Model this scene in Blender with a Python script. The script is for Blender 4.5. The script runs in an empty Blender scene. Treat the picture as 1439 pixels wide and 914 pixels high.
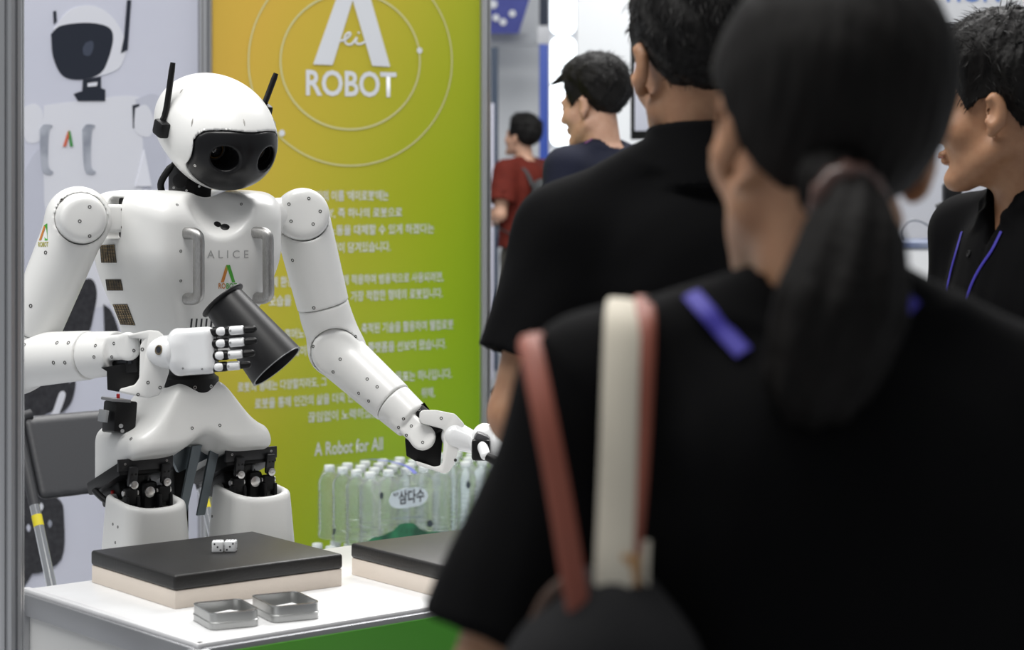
import bpy, bmesh, math, random
import numpy as np
from mathutils import Matrix, Vector, Quaternion
random.seed(7); rng = np.random.default_rng(7)
scene = bpy.context.scene
COL = scene.collection
R_ = math.radians

# ------------------------------------------------------------------ camera, world, lights, exposure
F_PX, W_PX, H_PX, EYE_Z, PX, PY = 3050.0, 1439, 914, 1.44, 719.5, 240.0
cam_data = bpy.data.cameras.new('camera'); cam = bpy.data.objects.new('camera', cam_data); COL.objects.link(cam)
cam.location = (0, 0, EYE_Z); cam.rotation_euler = (R_(90), 0, 0)
cam_data.sensor_width = 36.0; cam_data.lens = F_PX / W_PX * 36.0
cam_data.shift_y = -(H_PX / 2 - PY) / W_PX
cam_data.clip_start = 0.05; cam_data.clip_end = 200
cam_data.dof.use_dof = True; cam_data.dof.focus_distance = 4.0; cam_data.dof.aperture_fstop = 5.5
scene.camera = cam
world = bpy.data.worlds.new('world'); scene.world = world; world.use_nodes = True
world.node_tree.nodes['Background'].inputs[0].default_value = (0.93, 0.965, 1.0, 1)
world.node_tree.nodes['Background'].inputs[1].default_value = 0.32
def area_light(name, loc, target, size, power, color=(1, 1, 1)):
    d = bpy.data.lights.new(name, 'AREA'); d.shape = 'RECTANGLE'; d.size = size[0]; d.size_y = size[1]; d.energy = power; d.color = color
    o = bpy.data.objects.new(name, d); COL.objects.link(o); o.location = loc
    o.rotation_euler = (Vector(target) - Vector(loc)).to_track_quat('-Z', 'Y').to_euler(); return o
area_light('hall_light_over_booth', (-0.6, 2.2, 6.0), (-0.5, 3.9, 1.0), (3.0, 2.0), 285, (1.0, 0.985, 0.96))
area_light('hall_light_far', (1.0, 9.0, 7.0), (0.5, 8.0, 0.0), (6.0, 4.0), 850, (1.0, 0.99, 0.98))
area_light('hall_light_side', (-4.2, 2.8, 5.5), (-0.6, 4.0, 1.1), (2.5, 2.5), 150, (1.0, 0.99, 0.97))
vs = scene.view_settings
vs.view_transform = 'Standard'; vs.look = 'None'; vs.gamma = 1.0; vs.exposure = -0.12; vs.use_curve_mapping = False

# ------------------------------------------------------------------ photograph measurements -> places
EYE = np.array([0, 0, EYE_Z])
def ray(x, y): return np.array([(x - PX) / F_PX, 1.0, -(y - PY) / F_PX])
def P(x, y, d): return EYE + ray(x, y) * d
def on_z(x, y, z):
    v = ray(x, y); return EYE + v * (z - EYE_Z) / v[2]
def on_plane(x, y, O, n):
    v = ray(x, y); return EYE + v * ((np.array(O) - EYE) @ n) / (v @ n)
class Frame:                                   # a place with its own axes: x to the side, y backwards, z up
    def __init__(s, O, deg):
        s.O = np.array(O, float); s.a = R_(deg); c, n = math.cos(s.a), math.sin(s.a)
        s.M = np.array([[c, n, 0], [-n, c, 0], [0, 0, 1]])       # rows: local axes in the world
    def loc(s, p): return (np.asarray(p) - s.O) @ s.M.T
    def wor(s, p): return np.asarray(p) @ s.M + s.O
    def at(s, x, y, yl):                       # where the sight line crosses the local plane y = yl
        return s.loc(on_plane(x, y, s.wor((0, yl, 0)), s.M[1]))
    def dep(s, x, y, d): return s.loc(P(x, y, d))
    def hit(s, x, y, f, t0=2.5, t1=7.0):       # first surface of f on the sight line, with its normal
        e = s.loc(EYE); v = s.M @ ray(x, y); t = t0
        for _ in range(160):
            d = float(f((e + v * t)[None])[0])
            if d < 2e-4 or t > t1: break
            t += max(d * 0.7, 1e-4)
        p = e + v * t
        if t > t1: return p, None
        return p, grad(f, p[None])[0]
    def place(s, o): o.location = s.O; o.rotation_euler = (0, 0, s.a)

# ------------------------------------------------------------------ materials
MATS = {}
def mat(name, col, rough=0.5, metal=0.0, **k):
    if name in MATS: return MATS[name]
    m = bpy.data.materials.new(name); m.use_nodes = True; nt = m.node_tree; b = nt.nodes['Principled BSDF']
    b.inputs['Base Color'].default_value = (*col, 1); b.inputs['Roughness'].default_value = rough; b.inputs['Metallic'].default_value = metal
    for key, i in (('coat', 'Coat Weight'), ('spec', 'Specular IOR Level'), ('trans', 'Transmission Weight'), ('ior', 'IOR'), ('sss', 'Subsurface Weight'),
                   ('sheen', 'Sheen Weight'), ('aniso', 'Anisotropic'), ('alpha', 'Alpha')):
        if key in k: b.inputs[i].default_value = k[key]
    if 'sss' in k: b.inputs['Subsurface Radius'].default_value = (0.012, 0.005, 0.003); b.inputs['Subsurface Scale'].default_value = 0.6
    if 'emit' in k: b.inputs['Emission Color'].default_value = (*k.get('ecol', col), 1); b.inputs['Emission Strength'].default_value = k['emit']
    n = nt.nodes; L = nt.links.new
    if 'var' in k or 'bump' in k:
        tc = n.new('ShaderNodeTexCoord'); mp = n.new('ShaderNodeMapping'); L(tc.outputs['Object'], mp.inputs[0])
        mp.inputs['Scale'].default_value = k.get('stretch', (1, 1, 1))
        nz = n.new('ShaderNodeTexNoise'); nz.inputs['Scale'].default_value = k.get('scale', 40); nz.inputs['Detail'].default_value = k.get('detail', 4)
        L(mp.outputs[0], nz.inputs['Vector'])
        if 'var' in k:
            mx = n.new('ShaderNodeMix'); mx.data_type = 'RGBA'; c2 = k['var']
            mx.inputs[6].default_value = (*col, 1); mx.inputs[7].default_value = (*c2, 1)
            rp = n.new('ShaderNodeMapRange'); rp.inputs[1].default_value = 0.35; rp.inputs[2].default_value = 0.65
            L(nz.outputs[0], rp.inputs[0]); L(rp.outputs[0], mx.inputs[0]); L(mx.outputs[2], b.inputs['Base Color'])
        if 'bump' in k:
            bp = n.new('ShaderNodeBump'); bp.inputs['Strength'].default_value = k['bump']; bp.inputs['Distance'].default_value = k.get('bdist', 0.002)
            L(nz.outputs[0], bp.inputs['Height']); L(bp.outputs[0], b.inputs['Normal'])
    MATS[name] = m; return m
def mat_gradient(name, stops, axis_vec, rough=0.45):           # printed colour gradient, in the object's own coordinates
    m = bpy.data.materials.new(name); m.use_nodes = True; n = m.node_tree.nodes; L = m.node_tree.links.new; b = n['Principled BSDF']
    b.inputs['Roughness'].default_value = rough
    tc = n.new('ShaderNodeTexCoord'); dt = n.new('ShaderNodeVectorMath'); dt.operation = 'DOT_PRODUCT'; dt.inputs[1].default_value = axis_vec
    L(tc.outputs['Object'], dt.inputs[0]); cr = n.new('ShaderNodeValToRGB'); e = cr.color_ramp.elements
    while len(e) < len(stops): e.new(0.5)
    for q, (pos, c) in zip(e, stops): q.position = pos; q.color = (*c, 1)
    L(dt.outputs['Value'], cr.inputs[0]); L(cr.outputs[0], b.inputs['Base Color']); MATS[name] = m; return m

# ------------------------------------------------------------------ mesh objects
def obj_of(name, me, m, parent=None, smooth=True):
    o = bpy.data.objects.new(name, me); COL.objects.link(o)
    if m is not None and not me.materials: me.materials.append(m)
    if parent is not None: o.parent = parent
    if smooth: me.polygons.foreach_set('use_smooth', [True] * len(me.polygons))
    return o
def from_data(name, v, f, m, parent=None, smooth=True):
    me = bpy.data.meshes.new(name); v = np.asarray(v, float)
    if isinstance(f, np.ndarray) and f.ndim == 2:
        k = f.shape[1]; me.vertices.add(len(v)); me.vertices.foreach_set('co', v.ravel())
        me.loops.add(f.size); me.loops.foreach_set('vertex_index', f.ravel().astype(np.int32))
        me.polygons.add(len(f)); me.polygons.foreach_set('loop_start', np.arange(0, f.size, k, dtype=np.int32))
        me.polygons.foreach_set('loop_total', np.full(len(f), k, dtype=np.int32)); me.update(calc_edges=True); me.validate()
    else:
        me.from_pydata([tuple(map(float, q)) for q in v], [], [tuple(map(int, q)) for q in f]); me.update()
    return obj_of(name, me, m, parent, smooth)
def from_bm(name, bm, m, parent=None, smooth=True, auto=None):
    bmesh.ops.recalc_face_normals(bm, faces=bm.faces)
    me = bpy.data.meshes.new(name); bm.to_mesh(me); bm.free(); o = obj_of(name, me, m, parent, smooth)
    if auto is not None and smooth: sharpen(me, auto)
    return o
def sharpen(me, deg):
    bm = bmesh.new(); bm.from_mesh(me)
    for e in bm.edges:
        e.smooth = not (len(e.link_faces) == 2 and e.calc_face_angle(0) > R_(deg))
    bm.to_mesh(me); bm.free()
def tag(o, label=None, cat=None, group=None, kind=None):
    if label: o['label'] = label
    if cat: o['category'] = cat
    if group: o['group'] = group
    if kind: o['kind'] = kind
    return o
def empty(name, loc=(0, 0, 0), rz=0.0):
    o = bpy.data.objects.new(name, None); COL.objects.link(o); o.location = loc; o.rotation_euler = (0, 0, rz); o.empty_display_size = 0.05; return o
def axes_to(d, up=(0, 0, 1)):                  # rotation whose z axis is d
    d = np.asarray(d, float); d = d / np.linalg.norm(d); u = np.asarray(up, float)
    if abs(d @ u) > 0.98: u = np.array([0, 1.0, 0])
    x = np.cross(u, d); x /= np.linalg.norm(x); y = np.cross(d, x); return np.stack([x, y, d], 1)
def bm_box(bm, c, s, rot=None, bev=0.0, seg=2):
    r = bmesh.ops.create_cube(bm, size=1.0); vs_ = r['verts']
    bmesh.ops.scale(bm, vec=s, verts=vs_)
    if bev > 0:
        es = list({e for v in vs_ for e in v.link_edges})
        q = bmesh.ops.bevel(bm, geom=es, offset=min(bev, min(s) * 0.49), segments=seg, affect='EDGES', profile=0.5)
        vs_ = list({v for f in q['faces'] for v in f.verts} | {v for v in vs_ if v.is_valid})
    M = Matrix.Translation(Vector(c)) @ (Matrix(rot).to_4x4() if rot is not None else Matrix.Identity(4))
    bmesh.ops.transform(bm, matrix=M, verts=[v for v in vs_ if v.is_valid]); return bm
def box(name, c, s, m, parent=None, rot=None, bev=0.002, seg=2):
    bm = bmesh.new(); bm_box(bm, c, s, rot, bev, seg); return from_bm(name, bm, m, parent, True, 35)
def lathe_data(prof, n=24, cap=True):
    v, f = [], []
    for r, z in prof:
        for i in range(n): a = 2 * math.pi * i / n; v.append((r * math.cos(a), r * math.sin(a), z))
    for j in range(len(prof) - 1):
        for i in range(n): k = (i + 1) % n; f.append((j * n + i, j * n + k, (j + 1) * n + k, (j + 1) * n + i))
    if cap: f.append(tuple(range(n - 1, -1, -1))); f.append(tuple(range((len(prof) - 1) * n, len(prof) * n)))
    return np.array(v), f
def lathe(name, prof, a, d, m, parent=None, n=24, cap=True, auto=40, up=(0, 0, 1)):   # profile (radius, height) turned about the axis a + t*d
    v, f = lathe_data(prof, n, cap); o = from_data(name, v @ axes_to(d, up).T + np.asarray(a), f, m, parent)
    bm = bmesh.new(); bm.from_mesh(o.data); bmesh.ops.recalc_face_normals(bm, faces=bm.faces); bm.to_mesh(o.data); bm.free()
    if auto: sharpen(o.data, auto)
    return o
def rod(name, a, b, r, m, parent=None, n=14, r2=None, bev=0.0):
    a, b = np.asarray(a, float), np.asarray(b, float); L = np.linalg.norm(b - a); r2 = r if r2 is None else r2
    pr = [(r, 0), (r2, L)] if not bev else [(r - bev, 0), (r, bev), (r2, L - bev), (r2 - bev, L)]
    return lathe(name, pr, a, b - a, m, parent, n)
def sweep_data(path, rx, ry=None, n=10, up=(0, 0, 1), square=0.0):
    path = np.asarray(path, float); k = len(path); rx = np.broadcast_to(rx, k); ry = rx if ry is None else np.broadcast_to(ry, k)
    t = np.gradient(path, axis=0); t /= np.linalg.norm(t, axis=1)[:, None] + 1e-12; v = []
    u = np.asarray(up, float); x = u - (u @ t[0]) * t[0]; x /= np.linalg.norm(x)
    for i in range(k):
        x = x - (x @ t[i]) * t[i]; x /= np.linalg.norm(x); y = np.cross(t[i], x)
        for j in range(n):
            a = 2 * math.pi * j / n; c, s = math.cos(a), math.sin(a)
            if square: q = (abs(c) ** square + abs(s) ** square) ** (1 / square); c, s = c / q, s / q
            v.append(path[i] + y * c * rx[i] + x * s * ry[i])
    f = [(i * n + j, i * n + (j + 1) % n, (i + 1) * n + (j + 1) % n, (i + 1) * n + j) for i in range(k - 1) for j in range(n)]
    f += [tuple(range(n - 1, -1, -1)), tuple(range((k - 1) * n, k * n))]
    return np.array(v), f
def sweep(name, path, rx, m, parent=None, ry=None, n=10, up=(0, 0, 1), square=0.0):
    v, f = sweep_data(path, rx, ry, n, up, square); o = from_data(name, v, f, m, parent)
    bm = bmesh.new(); bm.from_mesh(o.data); bmesh.ops.recalc_face_normals(bm, faces=bm.faces); bm.to_mesh(o.data); bm.free(); sharpen(o.data, 60); return o
def spline(pts, n=40):                          # Catmull-Rom through the points
    p = np.asarray(pts, float); p = np.vstack([2 * p[0] - p[1], p, 2 * p[-1] - p[-2]]); out = []
    for s in np.linspace(0, len(p) - 3, n):
        i = min(int(s), len(p) - 4); t = s - i; a, b, c, d = p[i:i + 4]
        out.append(0.5 * ((2 * b) + (c - a) * t + (2 * a - 5 * b + 4 * c - d) * t * t + (3 * b - a - 3 * c + d) * t ** 3))
    return np.array(out)
def prism_data(poly, d0, d1):                   # polygon in (x, z), from y = d0 to y = d1
    n = len(poly); v = [(x, d0, z) for x, z in poly] + [(x, d1, z) for x, z in poly]
    f = [tuple(range(n)), tuple(range(2 * n - 1, n - 1, -1))] + [(i, (i + 1) % n, n + (i + 1) % n, n + i) for i in range(n)]
    return v, f
def prism(name, poly, d0, d1, m, parent=None, bev=0.0, smooth=False):
    v, f = prism_data(poly, d0, d1); bm = bmesh.new(); vv = [bm.verts.new(q) for q in v]
    for q in f: bm.faces.new([vv[i] for i in q])
    bmesh.ops.recalc_face_normals(bm, faces=bm.faces)
    if bev: bmesh.ops.bevel(bm, geom=list(bm.edges), offset=bev, segments=2, affect='EDGES', profile=0.5, clamp_overlap=True)
    return from_bm(name, bm, m, parent, smooth or bev > 0, 35)
TEXT = {}
def set_text(items):                             # all lettering is turned into outlines in one go
    ts = []
    for s, off in items:
        c = bpy.data.curves.new('lettering', 'FONT'); c.body = s; c.size = 1.0; c.offset = off; c.resolution_u = 3; t = bpy.data.objects.new('tmp', c); COL.objects.link(t); ts.append(t)
    dg = bpy.context.evaluated_depsgraph_get()
    for (s, off), t in zip(items, ts): TEXT[s] = bpy.data.meshes.new_from_object(t.evaluated_get(dg)); TEXT[s].transform(Matrix.Rotation(R_(90), 4, 'X')); TEXT[s].materials.clear()   # upright, facing -y
    for t in ts: bpy.data.objects.remove(t)
def text_mesh(name, s, size, m, parent=None):
    me = TEXT[s].copy(); me.name = name; me.transform(Matrix.Scale(size, 4)); return obj_of(name, me, m, parent, False)
LINES = (("우리의 이름 '에이로봇'에는", 434, 275.5, 546, 15), ("'A Robot for All', 즉 하나의 로봇으로", 389, 301, 565, 15), ("모든 종류의 노동을 대체할 수 있게 하겠다는", 400, 325, 610, 15), ("비전이 담겨있습니다.", 456, 348.5, 549, 15),
         ("에 적용하여 범용적으로 사용되려면,", 482, 394, 623, 15), ("실제 환경", 372, 397, 412, 15), ("모습을", 378, 423.5, 409, 15), ("가장 적합한 형태의 로봇입니다.", 493, 416.5, 622, 15),
         ("휴머노이드", 400, 470, 446, 15), ("축적된 기술을 활용하여 웰컴로봇", 508, 462, 637, 15), ("에이", 410, 494, 430, 14), ("플랫폼을 선보여 왔습니다.", 517, 489, 627, 15),
         ("로봇의 형태는 다양할지라도, 그", 334, 545, 459, 15), ("목표는 하나입니다.", 556, 530, 635, 15), ("로봇을 통해 인간의 삶을 더욱 안전", 358, 568, 506, 15), ("위해,", 592, 553, 611, 15),
         ("끊임없이 노력하겠습니다.", 433, 587, 556, 15), ("A Robot for All", 442, 632, 538, 19))
set_text([(l[0], 0.012) for l in LINES] + [('ROBOT', 0.022), ('TION', 0.01), ('A L I C E', -0.004), ('RO', 0.02), ('BOT', 0.02), ('삼다수', 0.02), ('제주', 0.01)])

# ------------------------------------------------------------------ distance-field modelling (smooth blends and cuts, meshed in numpy)
def grad(f, p, e=4e-4):
    g = np.stack([f(p + np.eye(3)[i] * e) - f(p - np.eye(3)[i] * e) for i in range(3)], 1); return g / (np.linalg.norm(g, axis=1)[:, None] + 1e-9)
def sphere(c, r): c = np.asarray(c); return lambda p: np.linalg.norm(p - c, axis=1) - r
def ellipsoid(c, r, rot=None):
    c, r = np.asarray(c, float), np.asarray(r, float)
    def f(p):
        q = p - c
        if rot is not None: q = q @ rot
        k0 = np.linalg.norm(q / r, axis=1); k1 = np.linalg.norm(q / (r * r), axis=1) + 1e-9
        return k0 * (k0 - 1) / k1
    return f
def rbox(c, s, rad, rot=None):
    c, h = np.asarray(c, float), np.asarray(s, float) / 2 - rad
    def f(p):
        q = p - c
        if rot is not None: q = q @ rot
        q = np.abs(q) - h; return np.linalg.norm(np.maximum(q, 0), axis=1) + np.minimum(q.max(1), 0) - rad
    return f
def cone(a, b, r1, r2):                         # limb that tapers from r1 to r2, round ends
    a, b = np.asarray(a, float), np.asarray(b, float); ba = b - a; L2 = ba @ ba
    def f(p):
        t = np.clip(((p - a) @ ba) / L2, 0, 1); return np.linalg.norm(p - a - t[:, None] * ba, axis=1) - (r1 + (r2 - r1) * t)
    return f
def cyl(a, b, r, rad=0.003, r2=None):           # flat-ended cylinder with rounded rims
    a, b = np.asarray(a, float), np.asarray(b, float); L = np.linalg.norm(b - a); d = (b - a) / L; r2 = r if r2 is None else r2
    def f(p):
        t = (p - a) @ d; rr = np.linalg.norm(p - a - t[:, None] * d, axis=1); R = r + (r2 - r) * np.clip(t / L, 0, 1)
        qx, qy = rr - (R - rad), np.abs(t - L / 2) - (L / 2 - rad)
        return np.sqrt(np.maximum(qx, 0) ** 2 + np.maximum(qy, 0) ** 2) + np.minimum(np.maximum(qx, qy), 0) - rad
    return f
def half(c, n):                                 # inside where (p - c).n < 0
    c, n = np.asarray(c, float), np.asarray(n, float); n = n / np.linalg.norm(n); return lambda p: (p - c) @ n
def smin(a, b, k): h = np.clip(0.5 + 0.5 * (b - a) / k, 0, 1); return b + (a - b) * h - k * h * (1 - h)
def U(*fs, k=0.0):
    def f(p):
        d = fs[0](p)
        for g in fs[1:]: d = smin(d, g(p), k) if k > 0 else np.minimum(d, g(p))
        return d
    return f
def cut(f, *gs, k=0.0):
    def h(p):
        d = f(p)
        for g in gs: d = -smin(-d, g(p), k) if k > 0 else np.maximum(d, -g(p))
        return d
    return h
def keep(f, *gs, k=0.0): 
    def h(p):
        d = f(p)
        for g in gs: d = -smin(-d, -g(p), k) if k > 0 else np.maximum(d, g(p))
        return d
    return h
def grow(f, a): return lambda p: f(p) - a
def mirror(f): return lambda p: f(np.stack([np.abs(p[:, 0]), p[:, 1], p[:, 2]], 1))
def loft(zs, a, b, cy, pw=2.0, cx=None):        # stacked oval sections: half width a, half depth b, centre cy at each height
    zs, a, b, cy = map(np.asarray, (zs, a, b, cy)); cx = np.zeros(len(zs)) if cx is None else np.asarray(cx)
    from math import inf
    def sm(z, q):
        i = np.clip(np.searchsorted(zs, z) - 1, 0, len(zs) - 2); t = np.clip((z - zs[i]) / (zs[i + 1] - zs[i]), 0, 1)
        m = np.gradient(q.astype(float), zs); h = zs[i + 1] - zs[i]; t2, t3 = t * t, t ** 3
        return (2 * t3 - 3 * t2 + 1) * q[i] + (t3 - 2 * t2 + t) * h * m[i] + (3 * t2 - 2 * t3) * q[i + 1] + (t3 - t2) * h * m[i + 1]
    def f(p):
        A, B = sm(p[:, 2], a), sm(p[:, 2], b); u = np.abs(p[:, 0] - sm(p[:, 2], cx)) / A; w = np.abs(p[:, 1] - sm(p[:, 2], cy)) / B
        d = ((u ** pw + w ** pw) ** (1 / pw) - 1) * np.minimum(A, B)
        e = np.maximum(zs[0] - p[:, 2], p[:, 2] - zs[-1]); return np.maximum(d, e)
    return f
def net(f, lo, hi, h, k=1.7, proj=2):
    lo, hi = np.asarray(lo, float), np.asarray(hi, float); nb = np.maximum(1, np.ceil((hi - lo) / (4 * h)).astype(int)); n = nb * 4 + 1
    ax = [lo[i] + np.arange(n[i]) * h for i in range(3)]
    bi = np.stack(np.meshgrid(*[np.arange(q) for q in nb], indexing='ij'), -1).reshape(-1, 3)
    fc = f(lo + (bi * 4 + 2) * h); act = np.abs(fc) < 2 * h * 1.7321 * k; D = np.empty(n); s = np.where(fc < 0, -1.0, 1.0).reshape(nb)
    D[:] = 1.0; D[:-1, :-1, :-1] = s.repeat(4, 0).repeat(4, 1).repeat(4, 2)
    ab = bi[act]; o5 = np.stack(np.meshgrid(*[np.arange(5)] * 3, indexing='ij'), -1).reshape(-1, 3)
    idx = (ab[:, None] * 4 + o5[None]).reshape(-1, 3); key = np.unique((idx[:, 0] * n[1] + idx[:, 1]) * n[2] + idx[:, 2])
    ii = np.stack([key // (n[1] * n[2]), key // n[2] % n[1], key % n[2]], 1); D.ravel()[key] = f(lo + ii * h)
    D[0] = D[-1] = 1; D[:, 0] = D[:, -1] = 1; D[:, :, 0] = D[:, :, -1] = 1
    S = D < 0; c8 = [(i, j, l) for i in (0, 1) for j in (0, 1) for l in (0, 1)]
    cnt = sum(S[i:n[0] - 1 + i, j:n[1] - 1 + j, l:n[2] - 1 + l].astype(np.int8) for i, j, l in c8)
    cells = np.argwhere((cnt > 0) & (cnt < 8)); vid = -np.ones(n - 1, int); vid[tuple(cells.T)] = np.arange(len(cells))
    acc = np.zeros((len(cells), 3)); num = np.zeros(len(cells)); cv = {q: D[cells[:, 0] + q[0], cells[:, 1] + q[1], cells[:, 2] + q[2]] for q in c8}
    for q in c8:
        for a_ in range(3):
            if q[a_] == 0:
                r = list(q); r[a_] = 1; r = tuple(r); A, B = cv[q], cv[r]; m_ = (A < 0) != (B < 0); t = np.where(m_, A / np.where(m_, A - B, 1), 0)
                pt = np.tile(np.array(q, float), (len(cells), 1)); pt[:, a_] += t; acc += pt * m_[:, None]; num += m_
    V = lo + (cells + acc / num[:, None]) * h; Fs = []
    for a_ in range(3):
        b_, c_ = (a_ + 1) % 3, (a_ + 2) % 3; sl0 = [slice(None)] * 3; sl1 = [slice(None)] * 3; sl0[a_] = slice(0, -1); sl1[a_] = slice(1, None)
        e = np.argwhere(S[tuple(sl0)] != S[tuple(sl1)]); e = e[(e[:, b_] > 0) & (e[:, c_] > 0) & (e[:, b_] < n[b_] - 1) & (e[:, c_] < n[c_] - 1)]
        flip = S[tuple(e.T)]; eb = np.eye(3, dtype=int)
        q = np.stack([vid[tuple((e - eb[b_] * x - eb[c_] * y).T)] for x, y in ((1, 1), (0, 1), (0, 0), (1, 0))], 1); q[~flip] = q[~flip][:, ::-1]; Fs.append(q)
    Fq = np.vstack(Fs)
    for _ in range(proj if h < .0045 else 1):
        d = f(V); g = np.stack([f(V + np.eye(3)[i] * h * .1) - d for i in range(3)], 1) / (h * .1)
        V = V - np.clip(d / np.maximum((g * g).sum(1), 0.15), -h * .6, h * .6)[:, None] * g
    return V, Fq
def solid(name, f, lo, hi, h, m, parent=None, k=1.7):
    v, q = net(f, lo, hi, h, k); return from_data(name, v, q, m, parent)
def bounded(f, lo, hi, m=.035):                 # work f out only near its own box
    lo, hi = np.asarray(lo, float), np.asarray(hi, float)
    def g(p):
        q = np.maximum(np.maximum(lo - p, p - hi), 0); d = np.sqrt((q * q).sum(1)); near = d < m
        if near.any(): d[near] = f(p[near])
        return d
    return g
def wave(p, s, seed=0):                         # cheap smooth noise, about -1..1
    r = np.random.default_rng(seed); o = np.zeros(len(p))
    for i in range(5):
        d = r.normal(size=3) * s * (1 + .5 * i); o += np.sin(p @ d + r.uniform(0, 6.3)) / (1 + .5 * i)
    return o / 2.2
# ------------------------------------------------------------------ materials used in many places
WHITE = mat('white_plastic', (0.78, 0.78, 0.765), 0.32, coat=0.15)
GLOSS = mat('glossy_white_plastic', (0.82, 0.83, 0.84), 0.16, coat=0.6)
BLACK = mat('black_plastic', (0.005, 0.005, 0.0055), 0.42, spec=.3)
VISOR = mat('visor_gloss_black', (0.006, 0.006, 0.007), 0.3, spec=.3)
DARKM = mat('anodised_dark_metal', (0.035, 0.035, 0.037), 0.45, 0.6, bump=0.08, scale=600)
STEEL = mat('bright_steel', (0.62, 0.61, 0.6), 0.28, 1.0)
CHROME = mat('chrome', (0.8, 0.81, 0.83), 0.1, 1.0)
ALU = mat('aluminium_extrusion', (0.5, 0.505, 0.52), 0.38, 0.85, bump=0.04, scale=300, stretch=(1, 1, 0.02))
BRUSH = mat('brushed_aluminium', (0.47, 0.465, 0.455), 0.42, 0.95, var=(0.36, 0.355, 0.35), scale=900, stretch=(1, 1, 0.05), bump=0.1)
SCREWHOLE = mat('screw_dark', (0.05, 0.047, 0.043), 0.5, 0.5)
LETTER = mat('printed_white_letters', (0.72, 0.74, 0.78), 0.5)
PAPER = mat('white_paper', (0.82, 0.82, 0.82), 0.7)
INK = mat('printed_near_black', (0.012, 0.014, 0.02), 0.5)

# ------------------------------------------------------------------ floor and the far side of the hall
o = from_data('floor', [(-9, -3, 0), (12, -3, 0), (12, 26, 0), (-9, 26, 0)], [(0, 1, 2, 3)], mat('hall_carpet', (0.36, 0.37, 0.39), 0.9, var=(0.42, 0.43, 0.45), scale=260, bump=0.3), None, False)
tag(o, kind='structure', label='pale grey carpeted floor of the exhibition hall')
HALLWHITE = mat('hall_partition_white', (0.70, 0.72, 0.74), 0.6, var=(0.66, 0.68, 0.70), scale=1.5)
def far_box(name, x0, y0, x1, y1, d, th, m, parent=None, bev=0.004):          # upright slab measured at its distance
    a, b = P(x0, y1, d), P(x1, y0, d); return box(name, ((a[0] + b[0]) / 2, d + th / 2, (a[2] + b[2]) / 2), (b[0] - a[0], th, b[2] - a[2]), m, parent, bev=bev)
D = 17.0
o = far_box('wall_far', 560, -260, 1500, 240 + 1.44 * F_PX / D, D, 0.1, HALLWHITE); tag(o, 'white partition wall at the far side of the hall', kind='structure')
# booth fascia, column, banner and lit panels in front of it
o = far_box('trim_1', 660, 47, 776, 63, 16.4, 0.12, mat('fascia_grey', (0.5, 0.52, 0.54), 0.5)); tag(o, 'grey fascia beam of the far booth', kind='structure')
bl = empty('hanging_banner', P(715, 47, 16.2))
tag(bl, 'dark blue printed banner with white dots hanging over the grey fascia beam', 'banner')
def px_poly(name, pts, d, th, m, parent=None, off=(0, 0, 0)):
    q = [P(x, y, d) - np.array(off) for x, y in pts]; return prism(name, [(a[0], a[2]) for a in q], d - off[1], d - off[1] + th, m, parent)
bo = tuple(bl.location)
px_poly('sheet', [(650, -60), (762, -60), (747, -10), (729, 47), (650, 47)], 16.2, 0.02, mat('banner_blue', (0.035, 0.045, 0.26), 0.5, var=(0.06, 0.08, 0.36), scale=3), bl, bo)
for (x, y, r) in ((697, 25, 5), (707, 31, 5), (720, 19, 5), (693, 6, 6)):
    lathe('dot', [(r * 16.2 / F_PX, 0), (r * 16.2 / F_PX, 0.004)], P(x, y, 16.19) - np.array(bo), (0, -1, 0), LETTER, bl, 16)
cp = empty('booth_column', (P(764, 100, 16)[0], 16.0, 0)); co = tuple(cp.location)
tag(cp, 'slim column, blue below and dark above a white block', 'column')
def cpart(n, x0, y0, x1, y1, m, d=16.0):
    o = far_box(n, x0, y0, x1, y1, d, 0.08, m, cp); 
    o.data.transform(Matrix.Translation(-Vector(co)))
cpart('blue_shaft', 758, 62, 771, 240 + 1.44 * F_PX / 16.04, mat('column_blue', (0.03, 0.09, 0.48), 0.4))
cpart('white_block', 755, 36, 772, 62, mat('block_white', (0.68, 0.69, 0.72), 0.5))
cpart('dark_shaft', 758, -120, 771, 36, mat('column_dark', (0.035, 0.045, 0.07), 0.5))
LIT = mat('lit_diffuser', (0.9, 0.95, 1.0), 0.4, emit=2.2, ecol=(0.9, 0.97, 1.0))
def rr_poly(x0, z0, x1, z1, r, n=5):
    out = []
    for cx, cz, a0 in ((x1 - r, z0 + r, -90), (x1 - r, z1 - r, 0), (x0 + r, z1 - r, 90), (x0 + r, z0 + r, 180)):
        out += [(cx + r * math.cos(R_(a0 + 90 * i / n)), cz + r * math.sin(R_(a0 + 90 * i / n))) for i in range(n + 1)]
    return out
lw = empty('light_wall', (P(800, 100, 14.5)[0], 14.5, 0)); lo_ = np.array(lw.location)
tag(lw, 'backlit wall of white rounded light panels beside the blue column', 'light wall')
o = far_box('backing', 771, -200, 812, 240 + 1.44 * F_PX / 14.56, 14.5, 0.06, mat('light_wall_grey', (0.45, 0.46, 0.49), 0.5), lw); o.data.transform(Matrix.Translation(-Vector(lo_)))
for y0, y1 in ((-110, 48), (53, 205), (210, 360), (365, 515)):
    a, b = P(773.5, y1, 14.49) - lo_, P(809, y0, 14.49) - lo_; prism('light_panel', rr_poly(a[0], a[2], b[0], b[2], 0.05), -0.02, 0.0, LIT, lw)
o = far_box('wall_middle', 811, -200, 1120, 240 + 1.44 * F_PX / 11.0, 11.0, 0.08, HALLWHITE); tag(o, 'plain white booth wall behind the standing visitors', kind='structure')
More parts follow.
